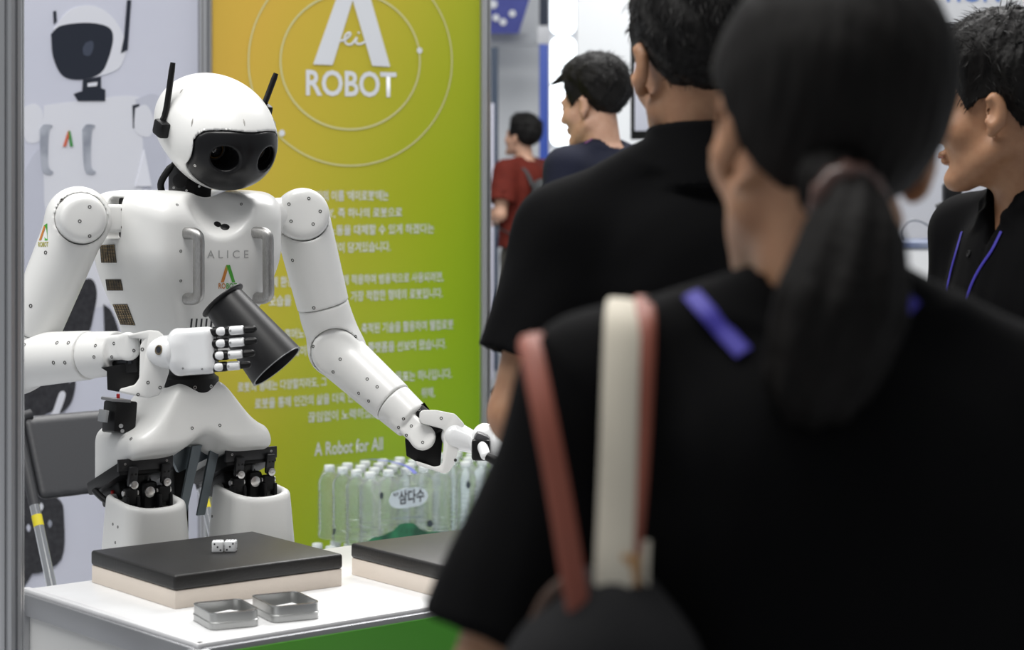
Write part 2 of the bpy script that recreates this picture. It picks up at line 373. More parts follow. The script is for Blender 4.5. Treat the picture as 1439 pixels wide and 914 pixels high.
o = far_box('narrow_sign', 690, 66, 700, 240 + 1.44 * F_PX / 15.6, 15.6, 0.03, mat('sign_dark_teal', (0.03, 0.055, 0.10), 0.5)); tag(o, 'narrow dark teal sign strip beside the green banner wall', 'sign')
o = far_box('info_stand', 682, 145, 694, 240 + 1.44 * F_PX / 15.0, 15.0, 0.05, mat('stand_lilac', (0.62, 0.62, 0.72), 0.5)); tag(o, 'pale lilac upright information stand near the red shirted visitor', 'stand')
# tent-like white fabric wedge on the far wall
mo = empty('display_monitor', (P(925, 100, 9.4)[0], 9.4, 0)); mo_ = np.array(mo.location)
tag(mo, 'large upright monitor with pale grey screen and black base', 'monitor')
def mpart(n, x0, y0, x1, y1, d, th, m): o = far_box(n, x0, y0, x1, y1, d, th, m, mo, 0.003); o.data.transform(Matrix.Translation(-Vector(mo_)))
mpart('housing', 887, 20, 990, 196, 9.4, 0.06, BLACK)
mpart('screen', 892, 88, 986, 184, 9.385, 0.014, mat('screen_pale', (0.4, 0.41, 0.47), 0.3, emit=0.25, ecol=(0.75, 0.78, 0.9)))
mpart('screen_picture', 892, 26, 986, 87, 9.385, 0.014, mat('screen_dark', (0.03, 0.05, 0.06), 0.3, var=(0.08, 0.1, 0.08), scale=30))
mpart('screen_icon', 897, 100, 903, 110, 9.38, 0.006, INK)
mpart('stand_column', 925, 196, 950, 620, 9.42, 0.05, BLACK); mpart('foot', 890, 698, 985, 706, 9.3, 0.3, BLACK)
# booth on the right, seen between the foreground heads
DR = 7.6
o = far_box('wall_right', 1130, -60, 1640, 240 + 1.44 * F_PX / DR, DR, 0.06, mat('booth_wall_lilac', (0.62, 0.63, 0.68), 0.55)); tag(o, 'pale lilac booth wall on the right of the hall', kind='structure')
sg = empty('header_sign', P(1420, 33, DR - 0.12)); so = np.array(sg.location); tag(sg, 'white header board with blue lettering and a dark lower edge', 'sign')
o = far_box('board', 1190, -70, 1600, 33, DR - 0.12, 0.05, mat('header_white', (0.74, 0.75, 0.77), 0.5), sg); o.data.transform(Matrix.Translation(-Vector(so)))
o = far_box('lower_edge', 1190, 33, 1378, 38, DR - 0.12, 0.06, INK, sg); o.data.transform(Matrix.Translation(-Vector(so)))
t = text_mesh('lettering', 'TION', 0.085, mat('blue_letters', (0.12, 0.24, 0.62), 0.5), sg); a = P(1322, 2, DR - 0.125) - so; t.location = a
gr = empty('robot_gripper', P(1335, 345, DR - 0.5)); go = np.array(gr.location); tag(gr, 'dark robot gripper arm with a looped cable on the white counter', 'gripper arm')
def gp(x, y, d=DR - 0.5): return P(x, y, d) - go
rod('column', gp(1345, 345), gp(1338, 262), 0.028, BLACK, gr); box('joint', gp(1338, 272), (0.06, 0.06, 0.07), BLACK, gr, bev=0.012); rod('finger', gp(1335, 284), gp(1316, 292), 0.011, DARKM, gr)
rod('wrist', gp(1338, 262), gp(1344, 240), 0.022, BLACK, gr)
sweep('cable', spline([gp(1268, 341), gp(1266, 325), gp(1276, 312), gp(1290, 310), gp(1305, 318), gp(1316, 334), gp(1330, 340)], 30), 0.004, mat('cable_grey', (0.25, 0.26, 0.28), 0.5), gr, n=8)
wc = empty('white_counter', (P(1330, 345, DR - 0.7)[0], DR - 0.7, 0)); wo = np.array(wc.location); tag(wc, 'white counter below the robot gripper with a dark blue lit edge', 'counter')
def wpart(n, x0, y0, x1, y1, d, th, m): o = far_box(n, x0, y0, x1, y1, d, th, m, wc, 0.003); o.data.transform(Matrix.Translation(-Vector(wo)))
wpart('body', 1195, 349, 1480, 240 + 1.44 * F_PX / (DR - 0.68), DR - 0.7, 0.45, mat('counter_white', (0.72, 0.73, 0.74), 0.45))
wpart('edge_strip', 1195, 341, 1480, 349, DR - 0.71, 0.47, mat('edge_navy', (0.10, 0.13, 0.24), 0.35, var=(0.3, 0.33, 0.4), scale=14))
lathe('blue_lamp', [(0.001, -.012), (0.009, -.009), (0.012, 0), (0.009, .009), (0.001, .012)], P(1256, 339, DR - 0.72) - wo, (0, 0, 1), mat('blue_led', (0.05, 0.2, 0.9), 0.3, emit=1.5), wc, 12)

# ------------------------------------------------------------------ booth back wall: poster panel, banner panel, posts
WO = P(288, 240, 6.6); WO[2] = 0
WL = Frame(WO, 35.5)
def wp(x, y, yl=0.0): q = WL.at(x, y, yl); return q[0], q[2]
def post(name, fr, x, y, h, w, label):
    e = empty(name); fr2 = Frame(fr.wor((x, y, 0)), math.degrees(fr.a)); fr2.place(e); tag(e, label, 'post', 'aluminium booth posts')
    pl = []                                         # eight-sided extrusion with a groove in every face
    for i in range(8):
        a = R_(45 * i); r = w / 2
        for da, rr in ((-22.4, 1.082), (-8, 1.01), (-8, 0.72), (8, 0.72), (8, 1.01)): pl.append((r * rr * math.cos(a + R_(da)), r * rr * math.sin(a + R_(da))))
    n = len(pl); v = [(p, q, z) for z in (0, h) for p, q in pl]; f = [(i, (i + 1) % n, n + (i + 1) % n, n + i) for i in range(n)] + [tuple(range(n - 1, -1, -1)), tuple(range(n, 2 * n))]
    from_data('extrusion', v, f, ALU, e, False); box('foot_plate', (0, 0, 0.004), (w * 1.6, w * 1.6, 0.008), ALU, e); box('cap', (0, 0, h + .003), (w, w, 0.006), BLACK, e); return e
post('aluminium_post', WL, 0, 0, 2.5, 0.042, 'ribbed aluminium post between the robot poster and the yellow green banner')
xr = wp(682, 300)[0]; xl = wp(294.5, 200)[0]
post('aluminium_post', WL, xr, 0, 2.5, 0.036, 'ribbed aluminium post at the outer edge of the yellow green banner')
FG = Frame((*P(14.5, 240, 3.3)[:2], 0), 39.6)
post('aluminium_post', FG, 0, 0, 2.5, 0.0385, 'tall grey aluminium post standing beside the counter end')
# yellow to green banner
bn = empty('banner_panel'); WL.place(bn); tag(bn, 'yellow to green company banner with white logo and lettering', 'banner')
w_ = xr - 0.016
gm = mat_gradient('banner_gradient', [(0.0, (0.66, 0.43, 0.06)), (0.22, (0.56, 0.45, 0.04)), (0.45, (0.42, 0.45, 0.020)), (0.7, (0.33, 0.49, 0.016)), (1.0, (0.26, 0.52, 0.016))],
                  (0.62, 0, -0.30), 0.4)
# the gradient runs from the upper left to the lower right
nt = gm.node_tree; dt = [q for q in nt.nodes if q.type == 'VECT_MATH'][0]; ad = nt.nodes.new('ShaderNodeMath'); ad.operation = 'ADD'; ad.inputs[1].default_value = 0.46
nt.links.new(dt.outputs['Value'], ad.inputs[0]); nt.links.new(ad.outputs[0], [q for q in nt.nodes if q.type == 'VALTORGB'][0].inputs[0])
box('board', ((xl + w_) / 2, 0.012, 1.25), (w_ - xl, 0.012, 2.46), gm, bn, bev=0)
LY = 0.0045
def wtext(s, x, y, x2, h, name='lettering', m=LETTER):           # left edge x, middle line y, right edge x2, letter height h (photo pixels)
    o = text_mesh(name, s, 1.0, m, bn); vv = np.array([v.co[:] for v in o.data.vertices]); lo, hi = vv.min(0), vv.max(0)
    a = wp(x, y, LY); b = wp(x2, y, LY)[0]; d = WL.wor((a[0], LY, a[1]))[1]; hz = h * d / F_PX
    sx, sz = (b - a[0]) / (hi[0] - lo[0]), hz / (hi[2] - lo[2])
    o.data.transform(Matrix.Translation((a[0], LY, a[1] - hz / 2)) @ Matrix.Diagonal((sx, 1, sz, 1)) @ Matrix.Translation((-lo[0], 0, -lo[2]))); return o
for s, x, y, x2, h in LINES: wtext(s, x, y, x2, h)
wtext('ROBOT', 430, 116, 557, 37)
def wpoly(name, pts, m, th=0.002, parent=bn, y=LY): return prism(name, [wp(a, b, y) for a, b in pts], y - th, y, m, parent)
wpoly('logo_stroke', [(440, 90.5), (467, 91.5), (507, -38), (488, -50), (486, -40)], LETTER)
wpoly('logo_stroke', [(523, 92.5), (548, 94), (508, -46), (488, -50), (484, -38)], LETTER, 0.0018)
ei = spline([wp(472, 58, LY), wp(484, 56, LY), wp(492, 49, LY), (wp(490, 46, LY)), wp(484, 52, LY), wp(486, 61, LY), wp(494, 62, LY), wp(501, 53, LY), wp(500, 60, LY), wp(506, 62, LY), wp(514, 58, LY)], 60)
sweep('logo_script', [(a, LY - .001, b) for a, b in ei], 0.0035, LETTER, bn, ry=0.0008, n=6, up=(0, 1, 0))
a = wp(504, 46, LY); lathe('logo_dot', [(0.004, 0), (0.004, 0.001)], (a[0], LY, a[1]), (0, -1, 0), LETTER, bn, 12)
RING = mat('printed_ring_line', (0.62, 0.60, 0.30), 0.5)
for nm, rx, ry, wd in (('ring_line', 98, 96, 0.0032), ('ring_line', 143, 147, 0.0026)):
    pts = [wp(492 + rx * math.sin(t), 86 - ry * math.cos(t), LY) for t in np.linspace(0, 2 * math.pi, 97)]
    sweep(nm, [(p, LY - 0.0006, q) for p, q in pts], wd, RING, bn, ry=0.0006, n=4, up=(0, 1, 0))
for x, y, r in ((589.5, 71, 4.5), (396, 187, 4.5)):
    q = wp(x, y, LY); lathe('ring_dot', [(r * .0023, 0), (r * .0023, 0.0012)], (q[0], LY, q[1]), (0, -1, 0), LETTER, bn, 16)
# poster with a printed humanoid robot
ps = empty('poster_panel'); WL.place(ps); tag(ps, 'pale lilac poster panel printed with a white humanoid robot', 'poster')
xp = wp(281.5, 200)[0]
box('board', ((xp - 0.98) / 2, 0.012, 1.25), (0.98 + xp, 0.012, 2.46), mat('poster_lilac', (0.60, 0.61, 0.70), 0.45, var=(0.55, 0.565, 0.66), scale=1.2), ps, bev=0)
PW = mat('poster_robot_white', (0.66, 0.67, 0.73), 0.45); PG = mat('poster_robot_grey', (0.24, 0.26, 0.31), 0.45, var=(0.40, 0.42, 0.48), scale=14); PD = mat('poster_navy_black', (0.012, 0.016, 0.028), 0.4); PS = mat('poster_shade', (0.50, 0.515, 0.60), 0.45)
PM = mat('poster_machine_black', (0.012, 0.012, 0.016), 0.4, var=(0.03, 0.03, 0.035), scale=60)
lay = [0.0055]
def pp(name, pts, m, smooth=True):
    lay[0] -= 0.00022; q = [wp(a, b, lay[0]) for a, b in pts]
    if smooth: q = [tuple(r) for r in spline(q + [q[0]], len(q) * 5)[:-1]]
    return prism(name, q, lay[0] - 0.0002, 0.006, m, ps)
pp('printed_torso', [(62, 148), (110, 142), (190, 135), (206, 160), (204, 230), (190, 330), (168, 420), (95, 425), (70, 330), (58, 240)], PW)
pp('printed_arm', [(34, 150), (50, 146), (60, 160), (58, 195), (38, 200), (30, 175)], PW); pp('printed_arm', [(190, 140), (216, 132), (240, 150), (236, 200), (228, 260), (206, 262), (200, 190)], PS)
pp('printed_arm', [(24, 260), (56, 210), (62, 300), (58, 420), (24, 470)], PS)
pp('printed_shoulder_gap', [(186, 148), (196, 146), (195, 182), (187, 180)], PD, False); pp('printed_joint', [(190, 152), (206, 148), (216, 170), (210, 192), (190, 184)], PW)
pp('printed_head', [(76, 40), (98, 14), (130, 8), (158, 24), (177, 60), (170, 92), (150, 104), (118, 108), (90, 90)], PW)
pp('printed_visor', [(72, 48), (86, 36), (124, 32), (152, 38), (159, 54), (152, 84), (140, 104), (112, 112), (88, 106), (75, 80)], PD)
pp('printed_eye', [(116, 68), (121, 60), (130, 58), (131, 68), (126, 78), (118, 77)], mat('poster_eye', (0.05, 0.06, 0.09), 0.3))
pp('printed_antenna', [(75, 16), (79, 15), (80, 30), (76, 34)], PD, False); pp('printed_antenna', [(179, 0), (184.5, 0), (179.5, 70), (170, 75), (172, 64), (175, 50)], PD, False)
pp('printed_neck', [(104, 132), (116, 128), (117, 112), (142, 108), (142, 124), (148, 126), (148, 142), (110, 142)], PD, False); pp('printed_neck_window', [(123, 117), (137, 115), (136, 121), (123, 122)], PW, False)
for x in (56, 116): pp('printed_handle', [(x, 182), (x + 6, 175), (x + 18, 177), (x + 13, 186), (x + 12, 232), (x + 19, 242), (x + 12, 245), (x + 3, 236)], PG)
pp('printed_logo', [(89, 206), (96, 184), (99, 184), (93, 206)], mat('logo_orange', (0.55, 0.12, 0.06), 0.5), False); pp('printed_logo', [(96, 184), (99, 184), (103, 206), (99, 206)], mat('logo_green_dark', (0.05, 0.25, 0.06), 0.5), False)
pp('printed_gap', [(190, 262), (203, 210), (213, 262)], mat('poster_light', (0.72, 0.73, 0.8), 0.45), False)
pp('printed_machine', [(92, 420), (108, 400), (128, 392), (136, 410), (132, 440), (122, 470), (88, 480), (86, 450)], PM); pp('printed_machine', [(146, 428), (158, 440), (168, 475), (150, 480)], PM)
pp('printed_machine', [(24, 545), (60, 540), (96, 536), (90, 560), (70, 580), (40, 588), (24, 580)], PM); pp('printed_machine', [(90, 545), (106, 536), (100, 566), (84, 580)], PM)
pp('printed_machine', [(24, 600), (42, 606), (50, 640), (68, 700), (76, 760), (50, 800), (24, 815)], PM); pp('printed_machine', [(24, 690), (80, 700), (90, 730), (84, 790), (30, 800)], PM)
pp('printed_ring', [(30, 560), (36, 585), (52, 592), (72, 582), (84, 552), (92, 556), (78, 590), (56, 602), (34, 598), (24, 580)], PW)
pp('printed_spike', [(40, 612), (47, 592), (54, 612), (50, 622)], PW, False)
for x, y, m in ((46, 645, PG), (62, 668, PW), (44, 690, PG), (58, 712, PW), (70, 736, PG), (40, 742, PS)): pp('printed_bolt', [(x - 3, y), (x, y - 5), (x + 3, y), (x, y + 6)], m)
# ------------------------------------------------------------------ counter
CO = on_z(280, 905, 0.75); CT = Frame((CO[0], CO[1], 0), 39.6); CW, CD, TOP = 1.02, 0.545, 0.75
ct = empty('exhibition_counter'); CT.place(ct); tag(ct, 'white topped exhibition counter with aluminium frame and green front', 'counter')
LAM = mat('white_laminate', (0.74, 0.745, 0.75), 0.35, var=(0.71, 0.71, 0.71), scale=9)
box('top_board', (CW / 2, CD / 2, TOP - 0.004), (CW - 0.012, CD - 0.012, 0.008), LAM, ct, bev=0.0015)
RAIL = mat('counter_rail_grey', (0.33, 0.335, 0.35), 0.42, 0.7)
for n, c, s in (('side_rail', (0, CD / 2, TOP - 0.024), (0.022, CD, 0.036)), ('side_rail', (CW, CD / 2, TOP - 0.024), (0.022, CD, 0.036)), ('back_rail', (CW / 2, CD, TOP - 0.024), (CW, 0.022, 0.036)), ('front_rail', (CW / 2, 0.0, TOP - 0.024), (CW, 0.022, 0.036))):
    box(n, c, s, RAIL, ct, bev=0.003)
EDGE = mat('white_edge_trim', (0.66, 0.66, 0.67), 0.4)
box('edge_trim', (0.003, CD / 2, TOP - 0.0035), (0.014, CD + .01, 0.009), EDGE, ct, bev=0.003); box('edge_trim', (CW / 2, 0.003, TOP - 0.0035), (CW + .01, 0.014, 0.009), EDGE, ct, bev=0.003)
for x, y in ((0, 0), (CW, 0), (0, CD), (CW, CD)): box('corner_post', (x, y, (TOP - 0.006) / 2), (0.034, 0.034, TOP - 0.008), ALU, ct, bev=0.008)
box('side_panel', (0.002, CD / 2, 0.37), (0.006, CD - 0.03, 0.70), mat('side_panel_white', (0.6, 0.6, 0.59), 0.5), ct, bev=0); box('side_panel', (CW - .002, CD / 2, 0.36), (0.006, CD - 0.03, 0.66), MATS['side_panel_white'], ct, bev=0)
gg = mat_gradient('counter_front_green', [(0.0, (0.085, 0.36, 0.018)), (0.35, (0.07, 0.31, 0.02)), (1.0, (0.05, 0.27, 0.03))], (1.1, 0, 0), 0.32)
box('front_panel', (CW / 2 + 0.008, -0.0125, (TOP - 0.012) / 2 + 0.002), (CW - 0.022, 0.003, TOP - 0.022), gg, ct, bev=0)

# ------------------------------------------------------------------ padded blocks
SHEET = mat('black_rubber_sheet', (0.010, 0.010, 0.010), 0.42, bump=0.25, scale=420, var=(0.014, 0.013, 0.012)); FOAM = mat('cream_foam', (0.74, 0.66, 0.58), 0.85, bump=0.15, scale=300)
def block(corner, label):
    e = empty('padded_block'); f = Frame((corner[0], corner[1], TOP), 37.8); f.place(e); tag(e, label, 'padded block', 'black topped blocks on the counter')
    w, d = 0.313, 0.285; box('foam_base', (w / 2, d / 2, 0.0145), (w, d, 0.029), FOAM, e, bev=0.0015)
    box('rubber_top', (w / 2, d / 2, 0.0415), (w + 0.003, d + 0.003, 0.025), SHEET, e, bev=0.005, seg=3); return f
b1 = block(on_z(246, 857, TOP), 'black rubber topped cream block carrying the two dice')
c2 = on_z(494, 808, TOP); a_ = R_(37.8); c2 = (c2[0] + 0.285 * math.sin(a_), c2[1] - 0.285 * math.cos(a_))
block(c2, 'black rubber topped cream block with nothing on it')
# ------------------------------------------------------------------ dice
DIE = mat('die_white', (0.80, 0.81, 0.82), 0.35)
PIPS = {1: [(0, 0)], 2: [(-1, 1), (1, -1)], 3: [(-1, 1), (0, 0), (1, -1)], 4: [(-1, 1), (1, 1), (-1, -1), (1, -1)], 5: [(-1, 1), (1, 1), (0, 0), (-1, -1), (1, -1)], 6: [(-1, 1), (-1, 0), (-1, -1), (1, 1), (1, 0), (1, -1)]}
def die(px, py, yaw, front, flip, top, label):
    s = 0.0192; q = on_z(px, py, TOP + 0.054); e = empty('die', (q[0], q[1] + s / 2, TOP + 0.054), R_(yaw)); tag(e, label, 'die', 'dice on the block'); box('cube', (0, 0, s / 2), (s, s, s), DIE, e, bev=0.0026, seg=3)
    def pips(n, c, u, v, nn, mir=1):
        for a, b in PIPS[n]:
            p = np.array(c) + np.array(u) * a * mir * s * .26 + np.array(v) * b * s * .26; lathe('pip', [(0.0017, 0), (0.0014, 0.0003)], p - np.array(nn) * 0.0001, nn, INK, e, 10)
    pips(front, (0, -s / 2, s / 2), (1, 0, 0), (0, 0, 1), (0, -1, 0), flip); pips(7 - front, (0, s / 2, s / 2), (1, 0, 0), (0, 0, 1), (0, 1, 0))
    pips(top, (0, 0, s), (0, 1, 0), (1, 0, 0), (0, 0, 1)); o = [n for n in (1, 2, 3, 4, 5, 6) if n not in (front, 7 - front, top, 7 - top)]
    pips(o[0], (s / 2, 0, s / 2), (0, 1, 0), (0, 0, 1), (1, 0, 0)); pips(o[1], (-s / 2, 0, s / 2), (0, 1, 0), (0, 0, 1), (-1, 0, 0))
die(305.2, 777.5, 3, 3, 1, 2, 'white die whose three pips slope down to the right'); die(323.3, 777, -2, 3, -1, 6, 'white die whose three pips slope up to the right')
# ------------------------------------------------------------------ tins with cards
TIN = mat('tin_metal', (0.47, 0.475, 0.47), 0.36, 0.9, bump=0.05, scale=200)
def rr_loop(w, d, r, ins, z, n=6):
    w, d, r = w / 2 - ins, d / 2 - ins, max(r - ins, 0.001); o = []
    for cx, cy, a0 in ((w - r, -d + r, -90), (w - r, d - r, 0), (-w + r, d - r, 90), (-w + r, -d + r, 180)):
        o += [(cx + r * math.cos(R_(a0 + 90 * i / n)), cy + r * math.sin(R_(a0 + 90 * i / n)), z) for i in range(n + 1)]
    return o
def ring_stack(name, loops, m, parent, cap0=True, cap1=True):
    n = len(loops[0]); v = [q for l in loops for q in l]; f = [(j * n + i, j * n + (i + 1) % n, (j + 1) * n + (i + 1) % n, (j + 1) * n + i) for j in range(len(loops) - 1) for i in range(n)]
    if cap0: f.append(tuple(range(n - 1, -1, -1)))
    if cap1: f.append(tuple(range((len(loops) - 1) * n, len(loops) * n)))
    o = from_data(name, v, f, m, parent); bm = bmesh.new(); bm.from_mesh(o.data); bmesh.ops.recalc_face_normals(bm, faces=bm.faces); bm.to_mesh(o.data); bm.free(); sharpen(o.data, 32); return o
def tin(L, F, Rr, label, cards):
    L, F, Rr = (on_z(*q, TOP) for q in (L, F, Rr)); w, d = np.linalg.norm((Rr - F)[:2]), np.linalg.norm((L - F)[:2]); ang = math.atan2(Rr[1] - F[1], Rr[0] - F[0])
    c = (Rr + L) / 2; e = empty('metal_tin', (c[0], c[1], TOP), ang); tag(e, label, 'tin', 'open metal tins on the counter'); h = 0.026
    ring_stack('body', [rr_loop(w, d, .013, i, z) for i, z in ((.003, 0), (.0008, .0012), (.0006, .0095), (-.0006, .0103), (-.0006, .0113), (.0012, .0122), (.0014, h - .0012), (.0006, h - .0004), (.0012, h), (.0022, h - .0006), (.0022, .002))], TIN, e)
    ring_stack('rolled_rim', [rr_loop(w, d, .013, i, z) for i, z in ((.0012, h - .0012), (.0004, h - .0004), (.0008, h + .0006), (.0018, h + .0006), (.0024, h - .0004), (.0024, h - .0014))], mat('tin_rim', (0.6, 0.6, 0.6), 0.25, 0.95), e, False, False)
    for k, (dx, dy, rz, lab) in enumerate(cards):
        o = box('paper_card', (0, 0, 0), (0.05, 0.034, 0.0012), PAPER, None, bev=0.0002); cs, sn = math.cos(ang), math.sin(ang)
        o.location = (c[0] + dx * cs - dy * sn, c[1] + dx * sn + dy * cs, TOP + 0.0028 + 0.0013 * k + .009); o.rotation_euler = (R_(0), R_(0), ang + R_(rz)); tag(o, lab, 'card', 'white cards in the tins')
tin((264.5, 872), (300, 887.5), (370.5, 880.5), 'open metal tin with loose cards at the counter corner', [(-.006, .004, 12, 'lower white card in the tin at the counter corner'), (.002, .001, 4, 'middle white card in the tin at the counter corner'), (-.002, -.002, 20, 'top white card in the tin at the counter corner')])
tin((346, 861), (388, 877), (456, 870), 'open metal tin beside the corner tin, holding one card stack', [(.004, -.002, 22, 'lower white card in the tin farther along the counter'), (.002, .0, 17, 'top white card in the tin farther along the counter')])
# ------------------------------------------------------------------ humanoid robot
RO = P(272, 240, 4.02); RO[2] = 0
RB = Frame(RO, 37); rb = empty('humanoid_robot'); RB.place(rb)
tag(rb, 'white humanoid robot with black visor and antennas holding a black cup', 'robot')
def rotx(a): c, s = math.cos(R_(a)), math.sin(R_(a)); return np.array([[1, 0, 0], [0, c, -s], [0, s, c]])
def roty(a): c, s = math.cos(R_(a)), math.sin(R_(a)); return np.array([[c, 0, s], [0, 1, 0], [-s, 0, c]])
def rotz(a): c, s = math.cos(R_(a)), math.sin(R_(a)); return np.array([[c, -s, 0], [s, c, 0], [0, 0, 1]])
def bb(*pts, m=0.1): q = np.array(pts); return q.min(0) - m, q.max(0) + m
def screw(p, n, r=0.0032, parent=rb, m=SCREWHOLE): return lathe('screw', [(r, -0.002), (r, 0.0003), (r * .6, 0.0003), (r * .5, -0.0006)], p, n, m, parent, 10)
def screws(f, pts, parent, r=0.0032):
    for x, y in pts:
        p, n = RB.hit(x, y, f)
        if n is not None: screw(p, n, r, parent)
        else: print('no surface for screw', x, y)
# --- head
HC = RB.at(302, 179, -.02); HR = rotx(23)
def hl(f): return lambda p: f((p - HC) @ HR)
def HW(q): return np.asarray(q) @ HR.T + HC
skull = ellipsoid((0, 0, 0), (.105, .140, .094)); chin = ellipsoid((0, -.058, -.030), (.076, .070, .056))
hshape = U(skull, chin, k=.05)
def vmask(p):                                   # outline of the visor seen from the front
    top = .040 - 1.7 * np.clip(np.abs(p[:, 0]) - .03, 0, .3) ** 1.6
    q = np.stack([np.abs(p[:, 0]) - .066, p[:, 2] - (top - .020), -.2 - p[:, 2]], 1); d = np.sqrt(np.maximum(q[:, 0], 0) ** 2 + np.maximum(q[:, 1], 0) ** 2) + np.minimum(np.maximum(q[:, 0], q[:, 1]), 0) - .020
    return -smin(-d, -(p[:, 1] + .062 - .35 * np.minimum(p[:, 2] + .03, 0)), .012)
eyes = U(*[cyl((s * .042, -.2, -.010), (s * .042, -.088, -.010), .0225, .004) for s in (-1, 1)])
shell = cut(cut(hshape, lambda p: np.maximum(vmask(p) - .0008, -(hshape(p) + .012)), k=.003), U(*[cyl((s * .042, -.2, -.010), (s * .042, -.07, -.010), .026, .004) for s in (-1, 1)]))
vis = cut(keep(grow(hshape, -.0012), lambda p: vmask(p) + .0006, k=.004), eyes, k=.006)
lo, hi = HC - .17, HC + .17
head = solid('head_shell', hl(shell), lo, hi, .0028, WHITE, rb)
visor = solid('visor', hl(vis), lo, hi, .0026, VISOR, rb)
for s in (-1, 1):
    c = HW((s * .042, -.0895, -.010)); d = HR @ np.array((0, -1, 0))
    e = lathe('eye', [(.0255, -.016), (.0255, .012), (.022, .016), (.0205, .016), (.0185, .000), (.0135, -.002)], c, d, BLACK, rb, 24)
    lathe('lens', [(.0135, -.003), (.012, .001), (.008, .0035), (.003, .0045)], c, d, mat('lens_glass', (0.01, 0.01, 0.012), 0.06, 0.0, coat=0.8), e, 20)
    lathe('lens_ring', [(.0150, -.0025), (.0150, .0005), (.0132, .0005)], c, d, mat('lens_ring_bronze', (0.20, 0.11, 0.03), 0.35, 0.8), e, 20, False)
for x, y in ((255, 128), (270, 172), (343, 172), (386, 173), (268, 101)):
    p, n = RB.hit(x, y, hl(shell))
    if n is None: print('no slot', x, y); continue
    t = np.cross(n, (0, 0, 1)); t = np.cross(t, n); q = p - n * .001
    sweep('recessed_slot', [q - t * .008 + n * .0006, q + n * .0012, q + t * .008 + n * .0006], [.0006, .0016, .0006], mat('slot_grey', (0.38, 0.37, 0.35), 0.5), head, n=8, up=n)
p, n = RB.hit(274, 233, hl(vis)); screw(p, n, .0026, visor, STEEL)
for s, base, tip in ((-1, (236, 184), (243, 88)), (1, None, (388, 103))):
    b = HW((s * .108, -.004, -.002)) if s < 0 else HW((s * .1, .012, .03))
    an = box('antenna', b + np.array((s * .004, 0, 0)), (.022, .034, .030), BLACK, rb, rot=HR, bev=.006)
    dp = RB.wor(b)[1]; t = RB.dep(*tip, dp); ptz = spline([b + np.array((s * .004, 0, .012)), b + (t - b) * .3, t], 12)
    sweep('rod', ptz, np.concatenate([[.0042], np.full(3, .0052), np.full(7, .0058), [.0048]]), BLACK, an, n=10)
# --- neck
nk = RB.at(262, 262, .015)
neck = box('neck_servo', nk + np.array((.012, 0, -.002)), (.058, .05, .04), BLACK, rb, rot=rotx(10), bev=.005)
box('bracket', nk + np.array((.02, -.005, .032)), (.05, .05, .05), DARKM, neck, rot=rotx(25), bev=.006); box('bracket', nk + np.array((-.012, .012, .012)), (.012, .055, .06), BLACK, neck, bev=.004)
lathe('turntable', [(.036, 0), (.036, .01), (.033, .012)], nk + np.array((.012, 0, -.034)), (0, 0, 1), DARKM, neck, 28)
for i in range(9): a = 2 * math.pi * i / 9; screw(nk + np.array((.012 + .036 * math.cos(a), .036 * math.sin(a), -.026)), (math.cos(a), math.sin(a), 0), .003, neck, STEEL)
c = RB.dep(253, 254, RB.wor(nk)[1] - .044); n0 = RB.M @ (-ray(253, 254)); n0 = n0 / np.linalg.norm(n0)
lathe('horn', [(.0135, -.004), (.0135, .001), (.011, .002)], c, n0, BLACK, neck, 24)
X = axes_to(n0)
for i in range(8): a = 2 * math.pi * i / 8; screw(c + X @ np.array((.009 * math.cos(a), .009 * math.sin(a), .0016)), n0, .0019, neck, STEEL)
d0 = RB.wor(nk)[1] - .015
for x, y in ((262, 268), (272, 247), (280, 262), (244, 264), (268, 240)): screw(RB.dep(x, y, RB.wor(nk)[1] - .046), n0, .0024, neck, STEEL)
sweep('cable', spline([RB.dep(246, 228, d0), RB.dep(236, 240, d0), RB.dep(226, 258, d0), RB.dep(229, 276, d0)], 14), [.0045] * 3 + [.0065] * 11, BLACK, neck, n=10)
# --- chest
def chest_shape(p):
    z = p[:, 2]; t = np.clip((z - 1.10) / .20, 0, 1); t = t * t * (3 - 2 * t)
    hx = .103 + .057 * t; hy = .094 + .024 * t; cy = .02 - .012 * t
    x = np.abs(p[:, 0]); y = p[:, 1] - cy
    ch = (x + np.maximum(-y, 0) * .62) - hx * 1.24                     # front corners fall back
    qx, qy = x - (hx - .05), np.abs(y) - (hy - .05); d = np.sqrt(np.maximum(qx, 0) ** 2 + np.maximum(qy, 0) ** 2) + np.minimum(np.maximum(qx, qy), 0) - .05
    d = -smin(-d, -ch * .8, .03)
    tz = z - (1.404 - .10 * np.clip(x - .10, 0, .2) - 4.0 * np.clip(-y - .03, 0, .15) ** 2)
    d = -smin(-d, -tz, .03); d = -smin(-d, -(1.095 - z), .03); return d * .9
scoop = ellipsoid((0, -.135, 1.405), (.075, .085, .088), rotx(-20)); neckwell = ellipsoid((0, .01, 1.415), (.055, .07, .035))
chest_f = cut(chest_shape, scoop, neckwell, k=.012)
sockets = U(*[rbox((s * .165, .01, 1.354), (.07, .056, .075), .008) for s in (-1, 1)])
chest_f = cut(chest_f, sockets, k=.003)
ventpx = [[(141, 345), (161, 344), (164, 369), (143, 369)], [(149, 393), (170, 393), (173, 408), (151, 408)], [(159, 428), (179, 428), (190, 457), (170, 456)]]
chest = solid('chest_shell', chest_f, (-.19, -.15, 1.07), (.19, .15, 1.43), .0036, WHITE, rb)
for s in (-1, 1): box('socket_liner', (s * .126, .01, 1.354), (.016, .066, .084), BLACK, chest, bev=.002)
solid('inner_frame', rbox((0, .012, 1.25), (.16, .10, .26), .03), (-.1, -.06, 1.1), (.1, .08, 1.4), .012, BLACK, chest)
